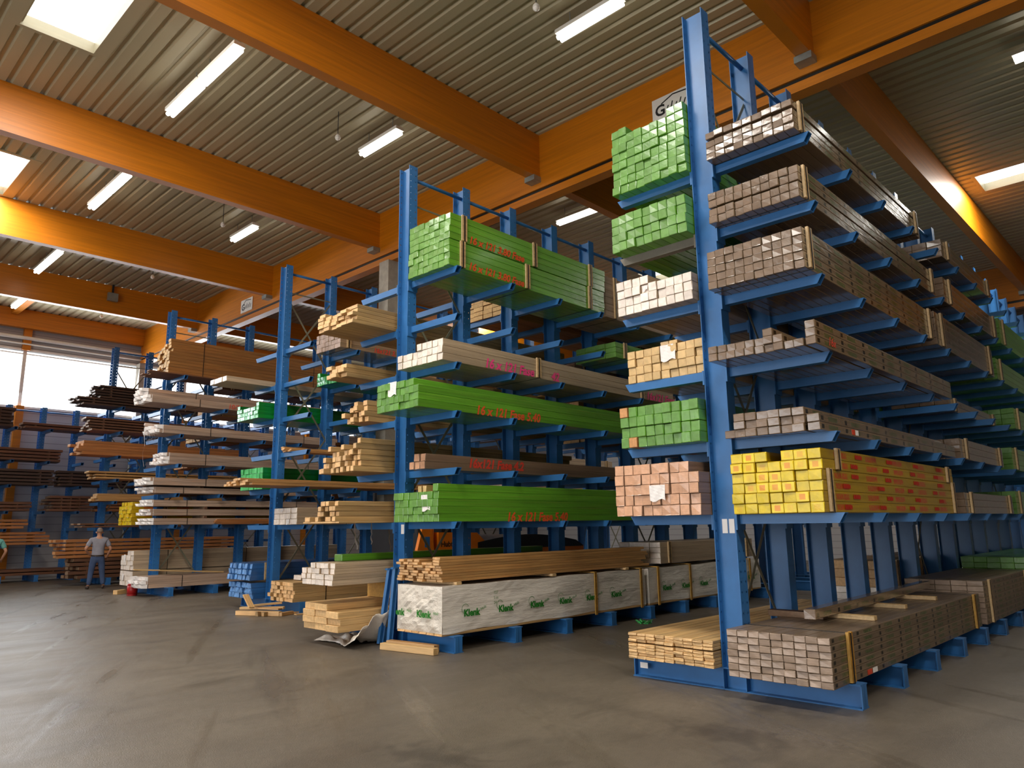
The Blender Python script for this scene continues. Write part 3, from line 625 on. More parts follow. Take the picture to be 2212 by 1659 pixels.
# ---- second rack, left arms
ye = 9.25
loose('sawn_timber', 'sawn timber', 'timber', 'sawn', 1, ye+.1, 6.28, 5.0, B[4], .165, .062, rr(6,6,6,6)+[[0,1,5]], 'stack on second rack, fifth left arms', 'sawn timbers on the fifth left arms', jit=.06, wob=.002)
loose('sawn_timber', 'sawn timber', 'timber', 'sawn', 1, 9.85, 6.45, 5.0, B[3], .17, .07, rr(3,3,3), 'stack on second rack, fourth left arms', 'sawn timbers on the fourth left arms', jit=.05, wob=.002)
loose('square_stick', 'square stick', 'timber', 'sawn', 1, 9.62, 6.7, 4.8, B[2], .115, .085, [[0,1,2,3,4],[0,1,3,4],[0,1,2,3],[0,2]], 'pile on second rack, third left arms', 'square sticks on the third left arms', jit=.09, wob=.002, g=.012)
loose('square_stick', 'square stick', 'timber', 'sawn', 1, 9.3, 6.36, 5.0, B[1], .098, .085, [list(range(10)), list(range(10)), [0,1,2,3,4,5,6,8], [0,1,2,3,6,7], [0,3,7], [0]], 'big pile on second rack, second left arms', 'square sticks on the second left arms', jit=.08, wob=.002, g=.014)
pn = tag(link('pine_plank', rbox(4.9, .98, .026, 'sawn', 2), None, (6.1, 9.35, B[0])), 'broad thin panel under the pale sticks, lowest left arms of second rack', 'panel')
for (x, L_, dx) in ((.55, .27, .06), (.86, .2, .01), (1.2, .3, .04), (1.6, .48, .03)):
    mb = MB(); q = []
    for j in range(6): q += [(x+dx*j/5+.012*math.sin(j*1.9), .42, -.13-L_*j/5), (x+.045+dx*j/5+.012*math.sin(j*1.9+.5), .45, -.13-L_*j/5)]
    mb.add([(x, .42, 0), (x+.045, .45, 0)]+q, [(2*j, 2*j+1, 2*j+3, 2*j+2) for j in range(6)])
    link('hanging_strap', mb.mesh('hanging_strap', M['paper']), pn)
loose('square_stick', 'square stick', 'timber', 'sawn', 1, 9.42, 6.12, 4.8, B[0]+.026, .098, .075, [[0,2,3,5,7,8], [0,1,2,4,5], [0,1,3,4], [0,2,3,4]], 'pale pile on the thin panel, second rack', 'square sticks on the thin panel', jit=.05, wob=.002, g=.012)
loose('heavy_timber', 'heavy pine beam', 'timber', 'pinelight', 1, 9.41, 6.2, 5.0, FH, .325, .094, [[0,1,2],[0,1,2],[0,1,2],[1,2]], 'stack left of leaning blue arms', 'heavy pine beams on the second rack feet', jit=.03)
for i, x in enumerate((7.3, 7.75)):
    tag(link('spacer_batten', rbox(.09, .85, .27, 'batten_or', i), None, (x, 9.45, .60-.096*0)), ('amber spacer between pine beams and white packets, front one', 'amber spacer between pine beams and white packets, rear one')[i], 'batten', 'amber spacers')
s = loose('white_packet', 'white packet', 'timber packet', 'white', 1, 9.44, 6.1, 5.0, .872, .122, .08, [list(range(7)), list(range(7)), list(range(7)), list(range(5))], 'pink-marked stack left of second rack', 'pink-marked white packets')
lettering('16 x 121 Fase', 'ink_pink', s[(0, 0)], (1.0, -.004, .015), .19, shear=.2, bold=.006, name='marker_writing')
tag(link('green_packet', rbox(4.6, .2, .1, 'green', 1), None, (6.5, 9.85, 1.195)), 'single green packet with pale tag lying on the pink-marked white packets', 'timber packet')
FB = 'bundles farther along the second rack left arms'
for i, (m, p) in enumerate((('pine', 'board'), ('pinkwood', 'board'), ('brown', 'board'), ('pine', 'board'), ('pinkwood', 'board'), ('brown', 'board'))):
    far_bundle('%s boards farther along the second rack, %s left arms up' % (('tan', 'pale', 'brown', 'tan', 'pale', 'brown')[i], ORD[i]), m, 1, 'B', (11.6, 11.7, 11.9, 11.6, 11.5, 9.4)[i], 4.8, i, 4, (3, 4, 4, 3, 3, 6)[i], pw=.25, ph=.085, part='board', grp=FB)

# ---- third rack
Cc = LV['C']; ye = 14.91
b = bundle('packet_bundle', 'shiny film bundle with red writing on the topmost arms of the third rack', 'timber bundle', None, 'shiny', -1, ye, 8.98, 5.2, Cc[5], .124, .105, rr(8,8,8,8), straps=(.22, 4.9), battens=True)
lettering('16x121 3.', 'ink_red', b, (.9, -.008, .02), .16, shear=.2, bold=.004, name='marker_writing')
loose('green_packet', 'green packet', 'timber packet', 'green2', -1, ye, 9.02, 5.0, Cc[4], .12, .105, rr(8,8)+[[0]], 'small stack, third rack fifth arms', 'green packets on the third rack fifth arms')
loose('pine_plank', 'thin pine board', 'plank', 'pine', -1, 14.85, 8.17, 5.6, Cc[2], .11, .03, [[0,1,2],[0,1,2],[0,1],[0]], 'brown stack, third rack', 'thin boards on the third rack', jit=.06)
loose('sawn_timber', 'long amber board', 'timber', 'pine', -1, ye, 7.0, 6.5, Cc[1], .127, .052, rr(8,8)+[[2,3,4]], 'overhanging stack passing third rack post', 'long amber boards on the third rack', jit=.06, wob=.002)
b = bundle('packet_bundle', 'pink white packs two high with stuck papers at the third rack post', 'timber bundle', None, 'white', -1, ye-.04, 8.07, 5.0, Cc[0], .24, .115, rr(4,4,4), straps=(1.2, 4.2))
paper(b, .35, .06, .12, .1); paper(b, .6, .3, .12, .06)
bundle('board_bundle', 'strapped bundle of pale sawn boards on the third rack feet', 'timber bundle', None, 'sawn', -1, ye, 8.07, 5.2, FH, .124, .078, rr(8,8,8,8,8), part='board', straps=(.75, 3.0), jit=.04)
tag(link('white_packet', rbox(3.2, .3, .1, 'white', 0), None, (8.45, 14.3, FH+.4)), 'small white packet on the strapped sawn boards', 'timber packet')
far_bundle('tan boards high on the third rack, right of the shiny bundle', 'pine', -1, 'C', 14.4, 4.5, 5, 4, 5, pw=.24, part='board')
for i, (m, wd) in enumerate((('pine', 'tan'), ('pinkwood', 'pale'), ('white', 'white'), ('brown', 'brown'), ('green', 'green'))):
    far_bundle('%s bundle deep along the third rack, %s right arms up' % (wd, ORD[i]), m, -1, 'C', 14.3+.2*i, 4.4, i, 4, 3+i % 2, pw=.24, part='packet' if m in ('white', 'green') else 'board')
ye = 15.33
bundle('packet_bundle', 'lower blue film pack at the foot of the third rack', 'timber bundle', 'blue film packs', 'bluefilm', 1, ye, 7.9, 5.2, FH, .13, .11, rr(8,8,8), straps=(.55, 4.6), battens=True, jit=.03, wob=.02)
for i, x in enumerate((8.3, 11.8)):
    tag(link('spacer_batten', rbox(.09, 1.0, .046, 'batten', i), None, (x, ye, FH+.331)), ('front', 'rear')[i]+' spacer batten between the two blue film packs', 'batten', 'spacers between blue packs')
bundle('packet_bundle', 'upper blue film pack at the foot of the third rack', 'timber bundle', 'blue film packs', 'bluefilm', 1, ye, 7.86, 5.2, FH+.38, .13, .12, rr(8,8,8), straps=(.35, 4.6), battens=True, jit=.03, wob=.02)
bundle('packet_bundle', 'green packs with pale tag on the second left arms, third rack', 'timber bundle', 'green packs on third rack left arms', 'green2', 1, ye, 8.0, 5.0, Cc[1], .125, .12, rr(8,8,8,8), straps=(1.6, 3.4), battens=True)
bundle('packet_bundle', 'green packs with overexposed white ends, fourth left arms of third rack', 'timber bundle', 'green packs on third rack left arms', 'green2', 1, ye, 7.83, 5.2, Cc[3], .125, .09, [list(range(8)), list(range(8)), list(range(8)), [0, 7]], straps=(3.4, 4.8), battens=True)
bundle('packet_bundle', 'flat white pack on the fifth left arms of the third rack', 'timber bundle', None, 'white', 1, 15.55, 7.15, 5.4, Cc[4], .2, .12, rr(4), straps=(4.9,))
for i, (m, wd) in enumerate((('pine', 'tan'), ('white', 'white'), ('pine', 'tan'), ('pinkwood', 'pale'), ('brown', 'brown'), ('pine', 'tan'))):
    if i in (0, 2, 5): far_bundle('%s boards set back on third rack, %s left arms up' % (wd, ORD[i]), m, 1, 'C', (9.6, 12.5, 13.3)[(0, 2, 5).index(i)], 5.0, i, 4, 3, pw=.25, part='board')

# ---- fourth rack
D = LV['D']; ye = 21.19
bundle('board_bundle', 'tall brown board bundle on the topmost arms of the fourth rack', 'timber bundle', None, 'brown', -1, ye-.06, 7.75, 5.2, D[5]+.03, .17, .088, rr(*[5]*9)+[[2,3,4],[3,4]], part='board', straps=(.9, 4.4), jit=.06)
loose('pine_plank', 'rough slab', 'plank', 'dark', -1, ye, 7.3, 5.6, D[5], .2, .03, [[0,1,2,3,4]], 'under tall brown bundle', 'rough slabs under the brown bundle', jit=.12)
def ragged(label, x0, z, ncol, nrow, pw, ph, mat='pinkwood', L=5.4, straps=(1.3, 4.2), yy=None):
    b = bundle('board_bundle', label, 'timber bundle', 'ragged white-wrapped boards on the fourth rack', mat, -1, ye if yy is None else yy, x0, L, z, pw, ph, rr(*[ncol]*nrow), part='board', straps=straps, jit=.09)
    mb = MB(); W_ = ncol*pw; rnd = random.Random(int(x0*1000)+int(z*77))
    for c in range(ncol):
        for r_ in range(nrow):
            y0, z0 = c*pw, r_*ph; xo = -rnd.uniform(.08, .2)
            mb.add([(xo+rnd.uniform(0, .05), y0+.01, z0+.01), (xo+rnd.uniform(0, .05), y0+pw*.9, z0+.01), (xo, y0+pw*.8, z0+ph*.95), (xo+.04, y0+.02, z0+ph*.9),
                    (.02, y0, z0), (.02, y0+pw, z0), (.02, y0+pw, z0+ph), (.02, y0, z0+ph)], [(0, 3, 2, 1), (0, 1, 5, 4), (1, 2, 6, 5), (2, 3, 7, 6), (3, 0, 4, 7)])
    o = link('torn_film', mb.mesh('torn_film', M['paper']), b); o['label'] = 'torn white end film'
    return b
b = ragged('lower white pack marked with red figures on the fourth rack fifth arms', 7.31, D[4], 4, 2, .24, .1)
lettering('10/20', 'ink_red', b, (2.1, -.012, .03), .19, shear=.1, name='marker_writing')
ragged('upper white pack with red-marked one beneath it, fourth rack', 7.29, D[4]+.215, 4, 2, .18, .095, yy=21.2)
b = ragged('white pack with long torn film hanging, fourth arms of fourth rack', 7.64, D[3], 5, 2, .2, .11)
mb = MB(); rnd = random.Random(4)
for k in range(5):
    y = .15+k*.17; L_ = rnd.uniform(.25, .5) if k != 4 else .95; q = []
    for j in range(6):
        z = .1-L_*j/5; q += [(-.14+.03*math.sin(j*2+k), y+.03*math.sin(j*1.7+k), z), (-.12+.03*math.sin(j*2+k), y+.09*(1-j/7)+.03*math.sin(j*1.7+k), z)]
    mb.add(q, [(2*j, 2*j+1, 2*j+3, 2*j+2) for j in range(5)])
o = link('hanging_film', mb.mesh('hanging_film', M['paper']), b); o['label'] = 'torn white film hanging down'
tag(link('round_pole', MB().tube((0, 0, 0), (5.6, 0, 0), .05, 12).mesh('round_pole', M['pinkwood'], True), None, (7.45, 20.95, D[3]+.272)), 'long round pole lying on the pack with hanging film', 'pole')
b = ragged('white pack with frayed bunched film, third arms of fourth rack', 7.9, D[2], 4, 3, .22, .1, straps=(1.0, 4.2))
ragged('lower flat white pack, second arms of fourth rack', 7.57, D[1], 4, 2, .24, .08, straps=(.75, 4.2))
ragged('upper flat white pack, second arms of fourth rack', 7.46, D[1]+.2, 4, 2, .27, .095, straps=(1.4, 4.2))
for i, dz in enumerate((.0, .24, .48)):
    ragged(('lowest of three white packs on the lowest arms, fourth rack', 'middle of three white packs on the lowest arms, fourth rack', 'uppermost of three white packs on the lowest arms, fourth rack')[i], 7.66-.02*i, D[0]+dz, 4, 2, .19, .085, straps=(.9, 4.2))
    if i < 2: tag(link('spacer_batten', rbox(.09, .75, .066, 'dark', i), None, (9.0, 20.42, D[0]+.17+dz)), ('lower', 'upper')[i]+' spacer between the three white packs of the fourth rack', 'batten', 'spacers between white packs')
tag(link('spacer_batten', rbox(.09, .8, .038, 'dark', 0), None, (8.8, 20.3, D[1]+.16)), 'spacer between the two flat white packs on the fourth rack', 'batten')
loose('orange_board', 'orange board', 'plank', 'orange', -1, 20.42, 9.3, 4.8, D[0], .1, .035, [[0],[0],[0],[0]], 'beside the three white packs', 'orange boards on the fourth rack', jit=.05)
b = ragged('white pack on the feet of the fourth rack, above the red canister', 7.6, FH, 4, 3, .21, .095, straps=(.9, 4.4))
tag(link('pine_plank', rbox(2.3, .14, .035, 'pinelight', 1), None, (7.35, 20.6, FH+.455), (0, math.radians(4), math.radians(-6))), 'single pale plank lying tilted on the white floor-level pack', 'plank')
ye = 21.53
b = bundle('packet_bundle', 'tall white pack on the left feet of the fourth rack, beside the man', 'timber bundle', None, 'white', 1, ye, 7.65, 6.5, FH, .23, .13, rr(4,4,4,4,4,4)+[[0,1]], zgap={3: .02}, straps=(.9, 3.2))
paper(b, .62, .72, .14, .2); paper(b, .66, .22, .14, .18)
bundle('packet_bundle', 'yellow film packets on the fourth rack, right of the man', 'timber bundle', None, 'yellow', 1, ye, 7.5, 4.8, D[0], .137, .104, rr(7,7,7,7,7)+[list(range(5))], straps=(.9, 4.0), battens=True, jit=.03)
FD = 'brown boards behind the fourth rack front'
for i, (m, wd) in enumerate((('brown', 'brown'), ('orange', 'orange brown'), ('brown', 'brown'), ('pine', 'tan'), ('dark', 'dark brown'))):
    far_bundle('%s boards on fourth rack, %s left arms up' % (wd, ORD[i+1]), m, 1, 'D', 8.6+.3*i, 6.0, i+1, 4, 3, pw=.24, part='board', grp=FD)
# ---- fifth rack and the wall rack: raw boards
E_ = LV['E']; ye = 27.25; GE = 'raw board bundles on the fifth rack'
def raw(label, k, x0, L, z, ncol, nrow, mat, pw=.3, ph=.06, ye=27.25, grp=GE, jit=.15, stick=True):
    if k == 'F': ph = .085
    root = bundle('board_bundle', label, 'timber bundle', grp, mat, -1, ye, x0, L, z, pw, ph, rr(*[ncol]*nrow), part='board', zgap={r: .03 for r in range(1, nrow)} if stick else {}, jit=jit, wob=.002)
    if stick:
        for sx in (.4, L*.5, L-.4):
            mb = MB()
            for r in range(1, nrow): mb.box(sx-.02, sx+.02, .02, ncol*pw-.02, r*ph+(r-1)*.03, r*(ph+.03))
            link('sticker_laths', mb.mesh('sticker_laths', M['dark']), root)
    return root
raw('dark boards stacked high on the topmost arms, before the bright window', 'E', 7.85, 5, E_[5]+.26, 3, 5, 'darker')
raw('dark boards jutting out on the topmost arms toward the window', 'E', 7.35, 5.4, E_[5], 3, 3, 'darker')
raw('dark boards on the fifth arms of the rack behind the man', 'E', 7.7, 5, E_[4], 3, 5, 'dark')
raw('brown squared timber with pale ends, fourth arms, above the man', 'E', 7.45, 5.4, E_[3], 3, 5, 'orange', stick=False, ph=.09)
raw('flat brown boards on the third arms behind the man', 'E', 7.9, 5, E_[2], 3, 3, 'pine')
raw('brown boards with pale ends on the second arms above yellow film', 'E', 8.1, 5, E_[1], 3, 3, 'pine', ph=.08, stick=False)
raw('thin brown boards at head height behind the man', 'E', 7.7, 6, E_[0], 3, 2, 'dark', ph=.05)
raw('lower raw boards stacked on the feet behind the man', 'E', 7.6, 5, FH, 3, 5, 'dark', ph=.1)
raw('upper orange raw boards stacked behind the man', 'E', 7.2, 5.5, FH+.64, 3, 5, 'orange', ph=.09)
GF = 'raw board bundles on the wall rack'; yf = 31.15; F_ = LV['F']
for lab, x0, L, z, nr_, m in (
    ('dark boards leaning high on the wall rack at the left picture edge', 4.0, 2.4, F_[5]+.0, 6, 'darker'), ('long dark boards below the window on the wall rack', 6.7, 5, F_[5]-.0, 2, 'dark'),
    ('brown boards, second level below the window at left', 3.8, 4.2, F_[4], 4, 'dark'), ('thick dark stack third level down at the left picture edge', 3.7, 4.1, F_[3], 5, 'darker'), ('dark stack right of the thick one, third level down', 8.0, 4.2, F_[3], 5, 'darker'),
    ('brown stack with layered ends, fourth level down', 3.6, 3.6, F_[2]-.0, 3, 'dark'), ('layered brown stack above the dark gap, left of the man', 7.75, 1.38, F_[2], 5, 'dark'), ('orange brown stack directly left of the blue post behind the man', 9.35, 3.2, F_[2], 5, 'orange'),
    ('brown stack fifth level down at left', 3.6, 3.5, F_[1], 3, 'orange'), ('brown stack sixth level down at left', 3.9, 3.9, F_[0], 4, 'orange'), ('raw boards on the floor-level feet at left', 3.9, 4.6, FH, 2, 'dark'), ('raw boards on the floor-level feet, middle', 8.7, 4.0, FH, 5, 'dark')):
    raw(lab, 'F', x0, L, z, 3, nr_, m, ye=yf, grp=GF, jit=.1)

# ------------------------------------------------------------------ side loader behind the second rack
v = thing('side_loader', 'orange side loader truck standing between the second and third racks', 'forklift', (9.0, 11.3, 0))
def part(nm, mb, mat, smooth=False): return link(nm, mb.mesh(nm, M[mat], smooth), v)
part('chassis', MB().prism([(.66, .25), (5.2, .25), (5.2, 1.22), (2.1, 1.25), (1.7, 1.56), (.66, 1.58)], 'y', 0, 1.9), 'vorange')
hood = [(1.72, 1.22), (5.2, 1.2)] + [(5.2-3.48*i/12, 1.3+.2*math.sin(math.pi*i/12*.9)) for i in range(1, 13)]
part('engine_hood', MB().prism(hood, 'y', -.01, 1.92), 'darkmetal')
part('mast_plate', MB().prism([(.02, .3), (.62, .3), (.52, 1.35), (.36, 1.9), (.3, 1.9), (.12, 1.25)], 'y', -.02, .06), 'vorange')
part('mast_post', MB().tube((.55, .12, .25), (.55, .12, 2.3), .07, 12), 'vorange', True)
part('load_guard', MB().box(.3, .36, .2, 1.7, .3, 2.1).box(.3, .36, .2, .26, 2.1, 2.4).box(.3, .36, 1.64, 1.7, 2.1, 2.4), 'darkmetal')
part('cab', MB().prism([(.95, 1.56), (1.72, 1.56), (1.6, 2.35), (1.02, 2.35)], 'y', .25, 1.3), 'cabglass')
for x in (1.4, 4.4):
    for y in (.02, 1.62): part('wheel', MB().tube((x, y, .28), (x, y+.26, .28), .28, 20), 'black')
lettering('Hubtex', 'ink_black', v, (.72, -.006, 1.3), .15, bold=.003, name='maker_lettering')
link('blue_sticker', MB().box(.3, .42, -.026, -.021, 1.3, 1.5).mesh('blue_sticker', M['blue']), v)
link('safety_plate', MB().box(.16, .32, -.026, -.021, 1.03, 1.13).mesh('safety_plate', M['paper']), v); lettering('B C', 'ink_black', v, (.18, -.028, 1.05), .07, name='plate_letters')
lettering('Hubtex', 'ink_black', v, (.18, -.024, 1.2), .05, name='maker_lettering')

# ------------------------------------------------------------------ small things on the floor
for i, (a, b_) in enumerate((((6.84, 9.31, .02), (6.9, 9.17, 1.08)), ((6.885, 9.14, .02), (6.905, 9.04, 1.1)))):
    r = thing('spare_arm', ('blue spare arm leaning on the second rack post, front one', 'blue spare arm leaning on the second rack post, rear one')[i], 'rack arm', a, group='spare arms leaning on the post')
    d = Vector(b_)-Vector(a); link('channel', MB().bar((0, 0, 0), d, (.05, .02, 0), (-.008, .02, 0)).bar((.05, .03, 0), d+Vector((.05, .03, 0)), (.006, -.01, 0), (.02, .05, 0)).mesh('channel', M['blue']), r)
    link('hook_plate', MB().box(-.07, .09, -.03, .03, -.012, .012).mesh('hook_plate', M['blue']), r, d)
tag(link('timber_offcut', rbox(1.0, .1, .09, 'pinelight', 1), None, (6.56, 8.93, .002), (0, 0, math.radians(-81))), 'pale square timber lying in front of the second rack foot', 'timber')
tag(link('timber_offcut', rbox(.92, .11, .1, 'pine', 2), None, (6.72, 9.0, .003), (0, 0, math.radians(-82))), 'barky timber lying against the second rack foot', 'timber')
# plastic sheet
mb = MB(); n = 26; rnd = random.Random(11)
for j in range(n+1):
    for i in range(n+1):
        u, q = i/n, j/n; x = 6.38+.62*q+.1*math.sin(5*u); y = 10.35-1.2*u+.04*math.sin(4*q)
        z = .015+.09*abs(math.sin(9*u+4*q)*math.sin(8*q+3*u))*min(1, 6*q, 6*(1-q), 8*u+.2)+rnd.uniform(0, .015)
        if u > .72: z += (u-.72)**1.3*2.6*(.25+.75*q)
        mb.v.append((x, y, z))
for j in range(n):
    for i in range(n): q = j*(n+1)+i; mb.f.append((q, q+1, q+n+2, q+n+1)); mb.mi.append(0)
o = tag(link('plastic_sheet', mb.mesh('plastic_sheet', M['wrap'], True)), 'crumpled pale plastic sheet on the floor at the second rack corner', 'plastic sheet')
so = o.modifiers.new('thickness', 'SOLIDIFY'); so.thickness = .004
# offcuts in front of the third rack
OFF = [((7.22, 14.66, .0), -62, 0, 1.0, .09, .09), ((7.35, 14.75, .092), -50, 0, .9, .11, .05), ((7.3, 14.2, .145), -70, 0, .7, .12, .03), ((7.52, 14.5, .15), -35, -4, .55, .1, .04), ((7.28, 14.0, .18), 100, -48, .32, .13, .03),
       ((7.72, 13.72, .0), 20, 0, .35, .08, .07), ((7.48, 13.98, .0), 10, 0, .16, .08, .08), ((7.42, 14.12, .0), 8, 0, .16, .08, .08), ((7.9, 14.1, .0), -30, 0, .7, .1, .03), ((8.0, 13.66, .0), -12, 0, .8, .14, .02)]
OW = ['long square offcut lying closest to the camera in the scrap pile', 'flat offcut behind the longest one in the scrap pile', 'thin pale board lying across the scrap pile', 'tilted lath resting on the scrap pile', 'pale piece standing up on the scrap pile', 'short block at the right of the scrap pile', 'small cube end in front of the scrap pile', 'second small cube end in front of the scrap pile', 'thin strip behind the scrap pile', 'flat strip reaching to the third rack foot']
for i, (p, rz, ry, L, a, b_) in enumerate(OFF):
    tag(link('timber_offcut', rbox(L, a, b_, ('sawn', 'pinelight', 'pine')[i % 3], i), None, p, (0, math.radians(ry), math.radians(rz))), OW[i], 'timber offcut', 'offcuts in the scrap pile')
# red canister, wood block, green scrap
r = thing('red_canister', 'small red canister with white top standing at the fourth rack foot', 'canister', (7.6, 21.3, 0))
mb = MB(); pr = [(.001, 0), (.12, 0), (.13, .03), (.13, .26), (.1, .32), (.04, .35)]
for (ra, za), (rb, zb) in zip(pr, pr[1:]): mb.tube((0, 0, za), (0, 0, zb), ra, 16, rb)
link('canister_body', mb.mesh('canister_body', M['red'], True), r); link('canister_cap', MB().tube((0, 0, .34), (0, 0, .42), .05, 12, .03).mesh('canister_cap', M['whitepl'], True), r)
link('grip', MB().tube((0, -.08, .4), (0, .09, .42), .018, 8).mesh('grip', M['whitepl'], True), r)
tag(link('timber_offcut', rbox(.35, .14, .11, 'pinelight', 0), None, (7.45, 21.95, 0), (0, 0, .5)), 'small wooden block on the floor left of the red canister', 'timber offcut')
mb = MB(); rnd = random.Random(3)
for k in range(9):
    a, b_ = rnd.uniform(-.16, .16), rnd.uniform(-.1, .1); mb.tube((a, b_, .0), (a+rnd.uniform(-.1, .1), b_+rnd.uniform(-.1, .1), .05), .03, 6, .01)
tag(link('green_scrap', mb.mesh('green_scrap', M['green2'])), 'scrap of bright green film on the floor beneath the wrapped packs', 'litter').location = (11.2, 7.62, .0)
# sign boards on the girder
for y, z, lab, txt in ((6.35, 9.3, 'white sign board with black letter and roof line on the girder behind green packets', 'G'), (22.9, 9.05, 'small white sign board on the girder above the fourth rack', 'G')):
    r = thing('sign_board', lab, 'sign', (11.095, y, z)); W_ = 1.0 if txt == 'G' and y < 10 else .8
    link('panel', MB().box(-.015, 0, -W_/2, W_/2, -.2, .24).mesh('panel', M['whitepl']), r)
    lettering('G', 'ink_black', r, (-.018, W_/2-.06, -.12), .3, end=True, bold=.008, name='sign_lettering')
    mb = MB()
    for j in range(5): mb.bar((-.018, W_/2-.3-.09*j, -.1), (-.018, W_/2-.35-.09*j, .02+.05*(j % 2)), (.002, 0, 0), (0, .012, .0))
    link('worn_letter_strokes', mb.mesh('worn_letter_strokes', M['ink_black']), r)
    link('roof_line', MB().bar((-.018, W_/2-.2, .1), (-.018, .05, .2), (.002, 0, 0), (0, 0, .012)).bar((-.018, .05, .2), (-.018, -W_/2+.1, .16), (.002, 0, 0), (0, 0, .012)).mesh('roof_line', M['ink_black']), r)

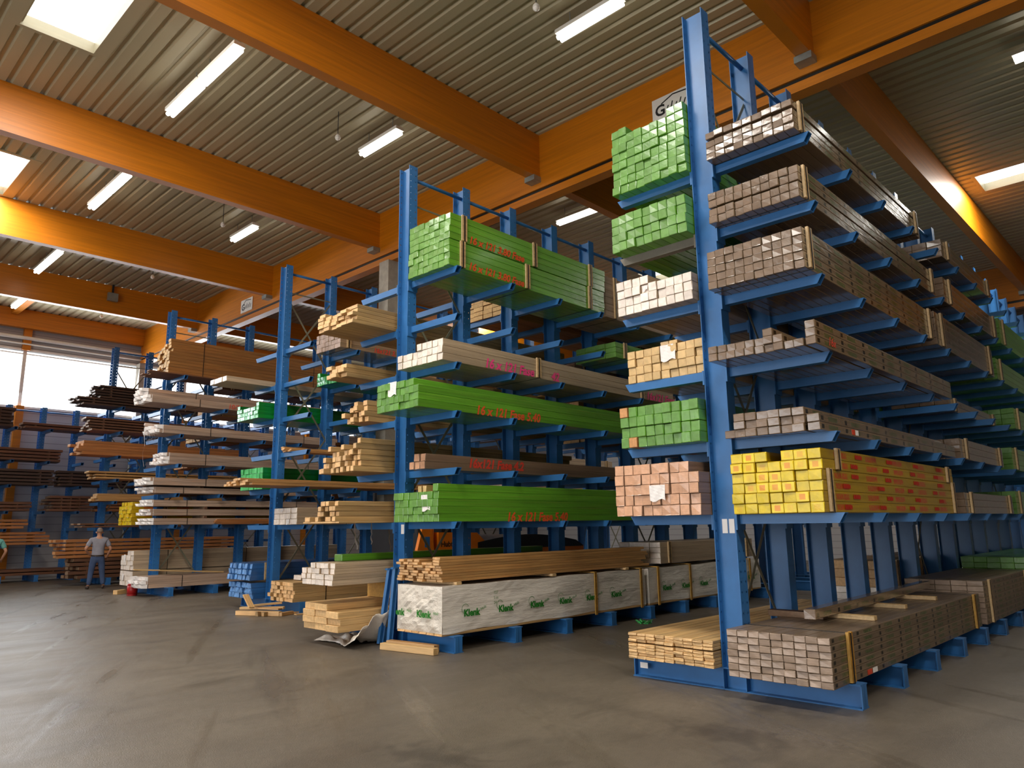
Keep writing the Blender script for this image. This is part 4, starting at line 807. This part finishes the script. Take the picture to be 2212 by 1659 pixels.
# ------------------------------------------------------------------ people
def skin(name, nodes, edges, mat, parent, sub=2):
    me = bpy.data.meshes.new(name); me.from_pydata([n[0] for n in nodes], edges, []); me.materials.append(mat)
    o = link(name, me, parent); sm = o.modifiers.new('skin', 'SKIN'); sm.use_smooth_shade = True
    for i, nn in enumerate(nodes):
        rr_ = nn[1] if isinstance(nn[1], tuple) else (nn[1], nn[1]); me.skin_vertices[0].data[i].radius = rr_
    me.skin_vertices[0].data[0].use_root = True
    ss = o.modifiers.new('subdivision', 'SUBSURF'); ss.levels = sub; ss.render_levels = sub
    return o
def person(label, loc, rz, shirt, trousers, hair, seed):
    root = thing('person', label, 'person', loc, (0, 0, rz))
    sk = plain('skin_tone_%d' % seed, 'b98468', .5, var=.05); sh = plain('shirt_cloth_%d' % seed, shirt, .8, var=.1, scale=9); tr_ = plain('trouser_cloth_%d' % seed, trousers, .85, var=.15, scale=9)
    ha = plain('hair_%d' % seed, hair, .7); bl = plain('shoe_leather_%d' % seed, '2f2019', .5)
    N = [((0, 0, .96), (.14, .1)), ((0, 0, 1.12), (.125, .09)), ((0, -.01, 1.3), (.15, .1)), ((0, 0, 1.44), (.12, .08)), ((0, .0, 1.53), (.055, .055)), ((0, .03, 1.62), (.075, .09)), ((0, .03, 1.71), (.07, .085)),
         ((-.19, 0, 1.42), .06), ((-.35, -.07, 1.16), .042), ((-.23, .1, 1.02), .03), ((-.18, .14, 1.0), (.042, .02)),
         ((.19, 0, 1.42), .06), ((.33, -.06, 1.15), .042), ((.27, .1, .95), .03), ((.25, .15, .88), (.042, .02)),
         ((-.1, 0, .9), .1), ((-.14, .03, .5), .065), ((-.18, -.02, .12), .042), ((-.2, .14, .04), (.045, .035)),
         ((.1, 0, .9), .1), ((.15, .03, .5), .065), ((.2, -.02, .12), .042), ((.24, .13, .04), (.045, .035))]
    Ed = [(0,1),(1,2),(2,3),(3,4),(4,5),(5,6),(3,7),(7,8),(8,9),(9,10),(3,11),(11,12),(12,13),(13,14),(0,15),(15,16),(16,17),(17,18),(0,19),(19,20),(20,21),(21,22)]
    for s, wi in ((-1, 10), (1, 14)):            # four fingers and a thumb, curled
        bx, by, bz = N[wi][0]
        for k in range(4):
            N.append(((bx+s*.0+(k-1.5)*.018, by+.05, bz-.02-.004*k), .009)); a = len(N)-1
            N.append(((bx+(k-1.5)*.019, by+.085-.006*abs(k-1), bz-.05), .008)); Ed += [(wi, a), (a, a+1)]
        N.append(((bx-s*.04, by+.02, bz+.01), .01)); a = len(N)-1; N.append(((bx-s*.055, by+.05, bz-.01), .008)); Ed += [(wi, a), (a, a+1)]
    body = skin('body', N, Ed, sk, root)
    S = [((0, 0, .9), (.185, .145)), ((0, 0, 1.0), (.185, .145)), ((0, 0, 1.12), (.175, .135)), ((0, -.015, 1.3), (.19, .135)), ((0, 0, 1.44), (.155, .1)), ((0, .008, 1.53), (.078, .072)),
         ((-.2, 0, 1.42), .078), ((-.31, -.05, 1.22), .07), ((.2, 0, 1.42), .078), ((.3, -.045, 1.21), .07)]
    skin('shirt', S, [(0,1),(1,2),(2,3),(3,4),(4,5),(4,6),(6,7),(4,8),(8,9)], sh, root)
    T = [((0, 0, 1.08), (.15, .11)), ((0, 0, .97), (.17, .128)), ((-.1, 0, .86), .115), ((-.14, .03, .5), .085), ((-.18, -.02, .1), .065), ((.1, 0, .86), .115), ((.15, .03, .5), .085), ((.2, -.02, .1), .065)]
    skin('trousers', T, [(0,1),(1,2),(2,3),(3,4),(1,5),(5,6),(6,7)], tr_, root)
    mb = MB(); n = 20
    for (ra, rb, z0, z1) in ((.176, .136, .945, .985),):
        mb.add([(ra*math.cos(2*math.pi*i/n), rb*math.sin(2*math.pi*i/n), z) for z in (z0, z1) for i in range(n)], [(i, (i+1) % n, n+(i+1) % n, n+i) for i in range(n)])
    link('belt', mb.mesh('belt', bl), root)
    for s in (-1, 1):
        x = s*.19; skin('shoe', [((x, -.06, .055), (.045, .05)), ((x+s*.01, .04, .045), (.045, .04)), ((x+s*.03, .16, .035), (.042, .03))], [(0, 1), (1, 2)], bl, root)
        mb = MB(); ex = s*.078; mb.tube((ex, .02, 1.64), (ex+s*.012, .0, 1.645), .03, 10, .022); link('ear', mb.mesh('ear', sk, True), root)
        mb = MB(); mb.tube((s*.03, .11, 1.675), (s*.03, .122, 1.675), .011, 8, .006); link('eye', mb.mesh('eye', M['paper'], True), root)
    link('nose', MB().tube((0, .1, 1.66), (0, .14, 1.625), .008, 8, .018).mesh('nose', sk, True), root)
    link('mouth', MB().box(-.025, .025, .105, .118, 1.585, 1.592).mesh('mouth', plain('lips_%d' % seed, '8f4a40', .5)), root)
    mb = MB(); m = 16                              # close-cropped hair cap over the back of the head
    ring = []
    for j in range(6):
        ph_ = math.radians(8+j*19); ring.append([(.084*math.sin(ph_)*math.cos(2*math.pi*i/m), .02+.1*math.sin(ph_)*math.sin(2*math.pi*i/m)-.012*j*(1 if j > 2 else 0), 1.69+.098*math.cos(ph_)) for i in range(m)])
    for q in ring: mb.v += q
    for j in range(5):
        for i in range(m):
            if j > 2 and 1 < i < 7: continue
            mb.f.append((j*m+i, j*m+(i+1) % m, (j+1)*m+(i+1) % m, (j+1)*m+i)); mb.mi.append(0)
    mb.f.append(tuple(range(m))); mb.mi.append(0)
    link('hair', mb.mesh('hair', ha, True), root)
    return root
person('man seen from behind in grey shirt and blue jeans, hands at his hips', (7.75, 24.7, 0), math.radians(-10), '8d8a93', '3a4a6a', '7d6a5c', 1)
person('person in teal shirt cut off by the left picture edge, only an elbow showing', (5.27, 25.66, 0), math.radians(-5), '5f9a90', '39404a', '3b2c22', 2)
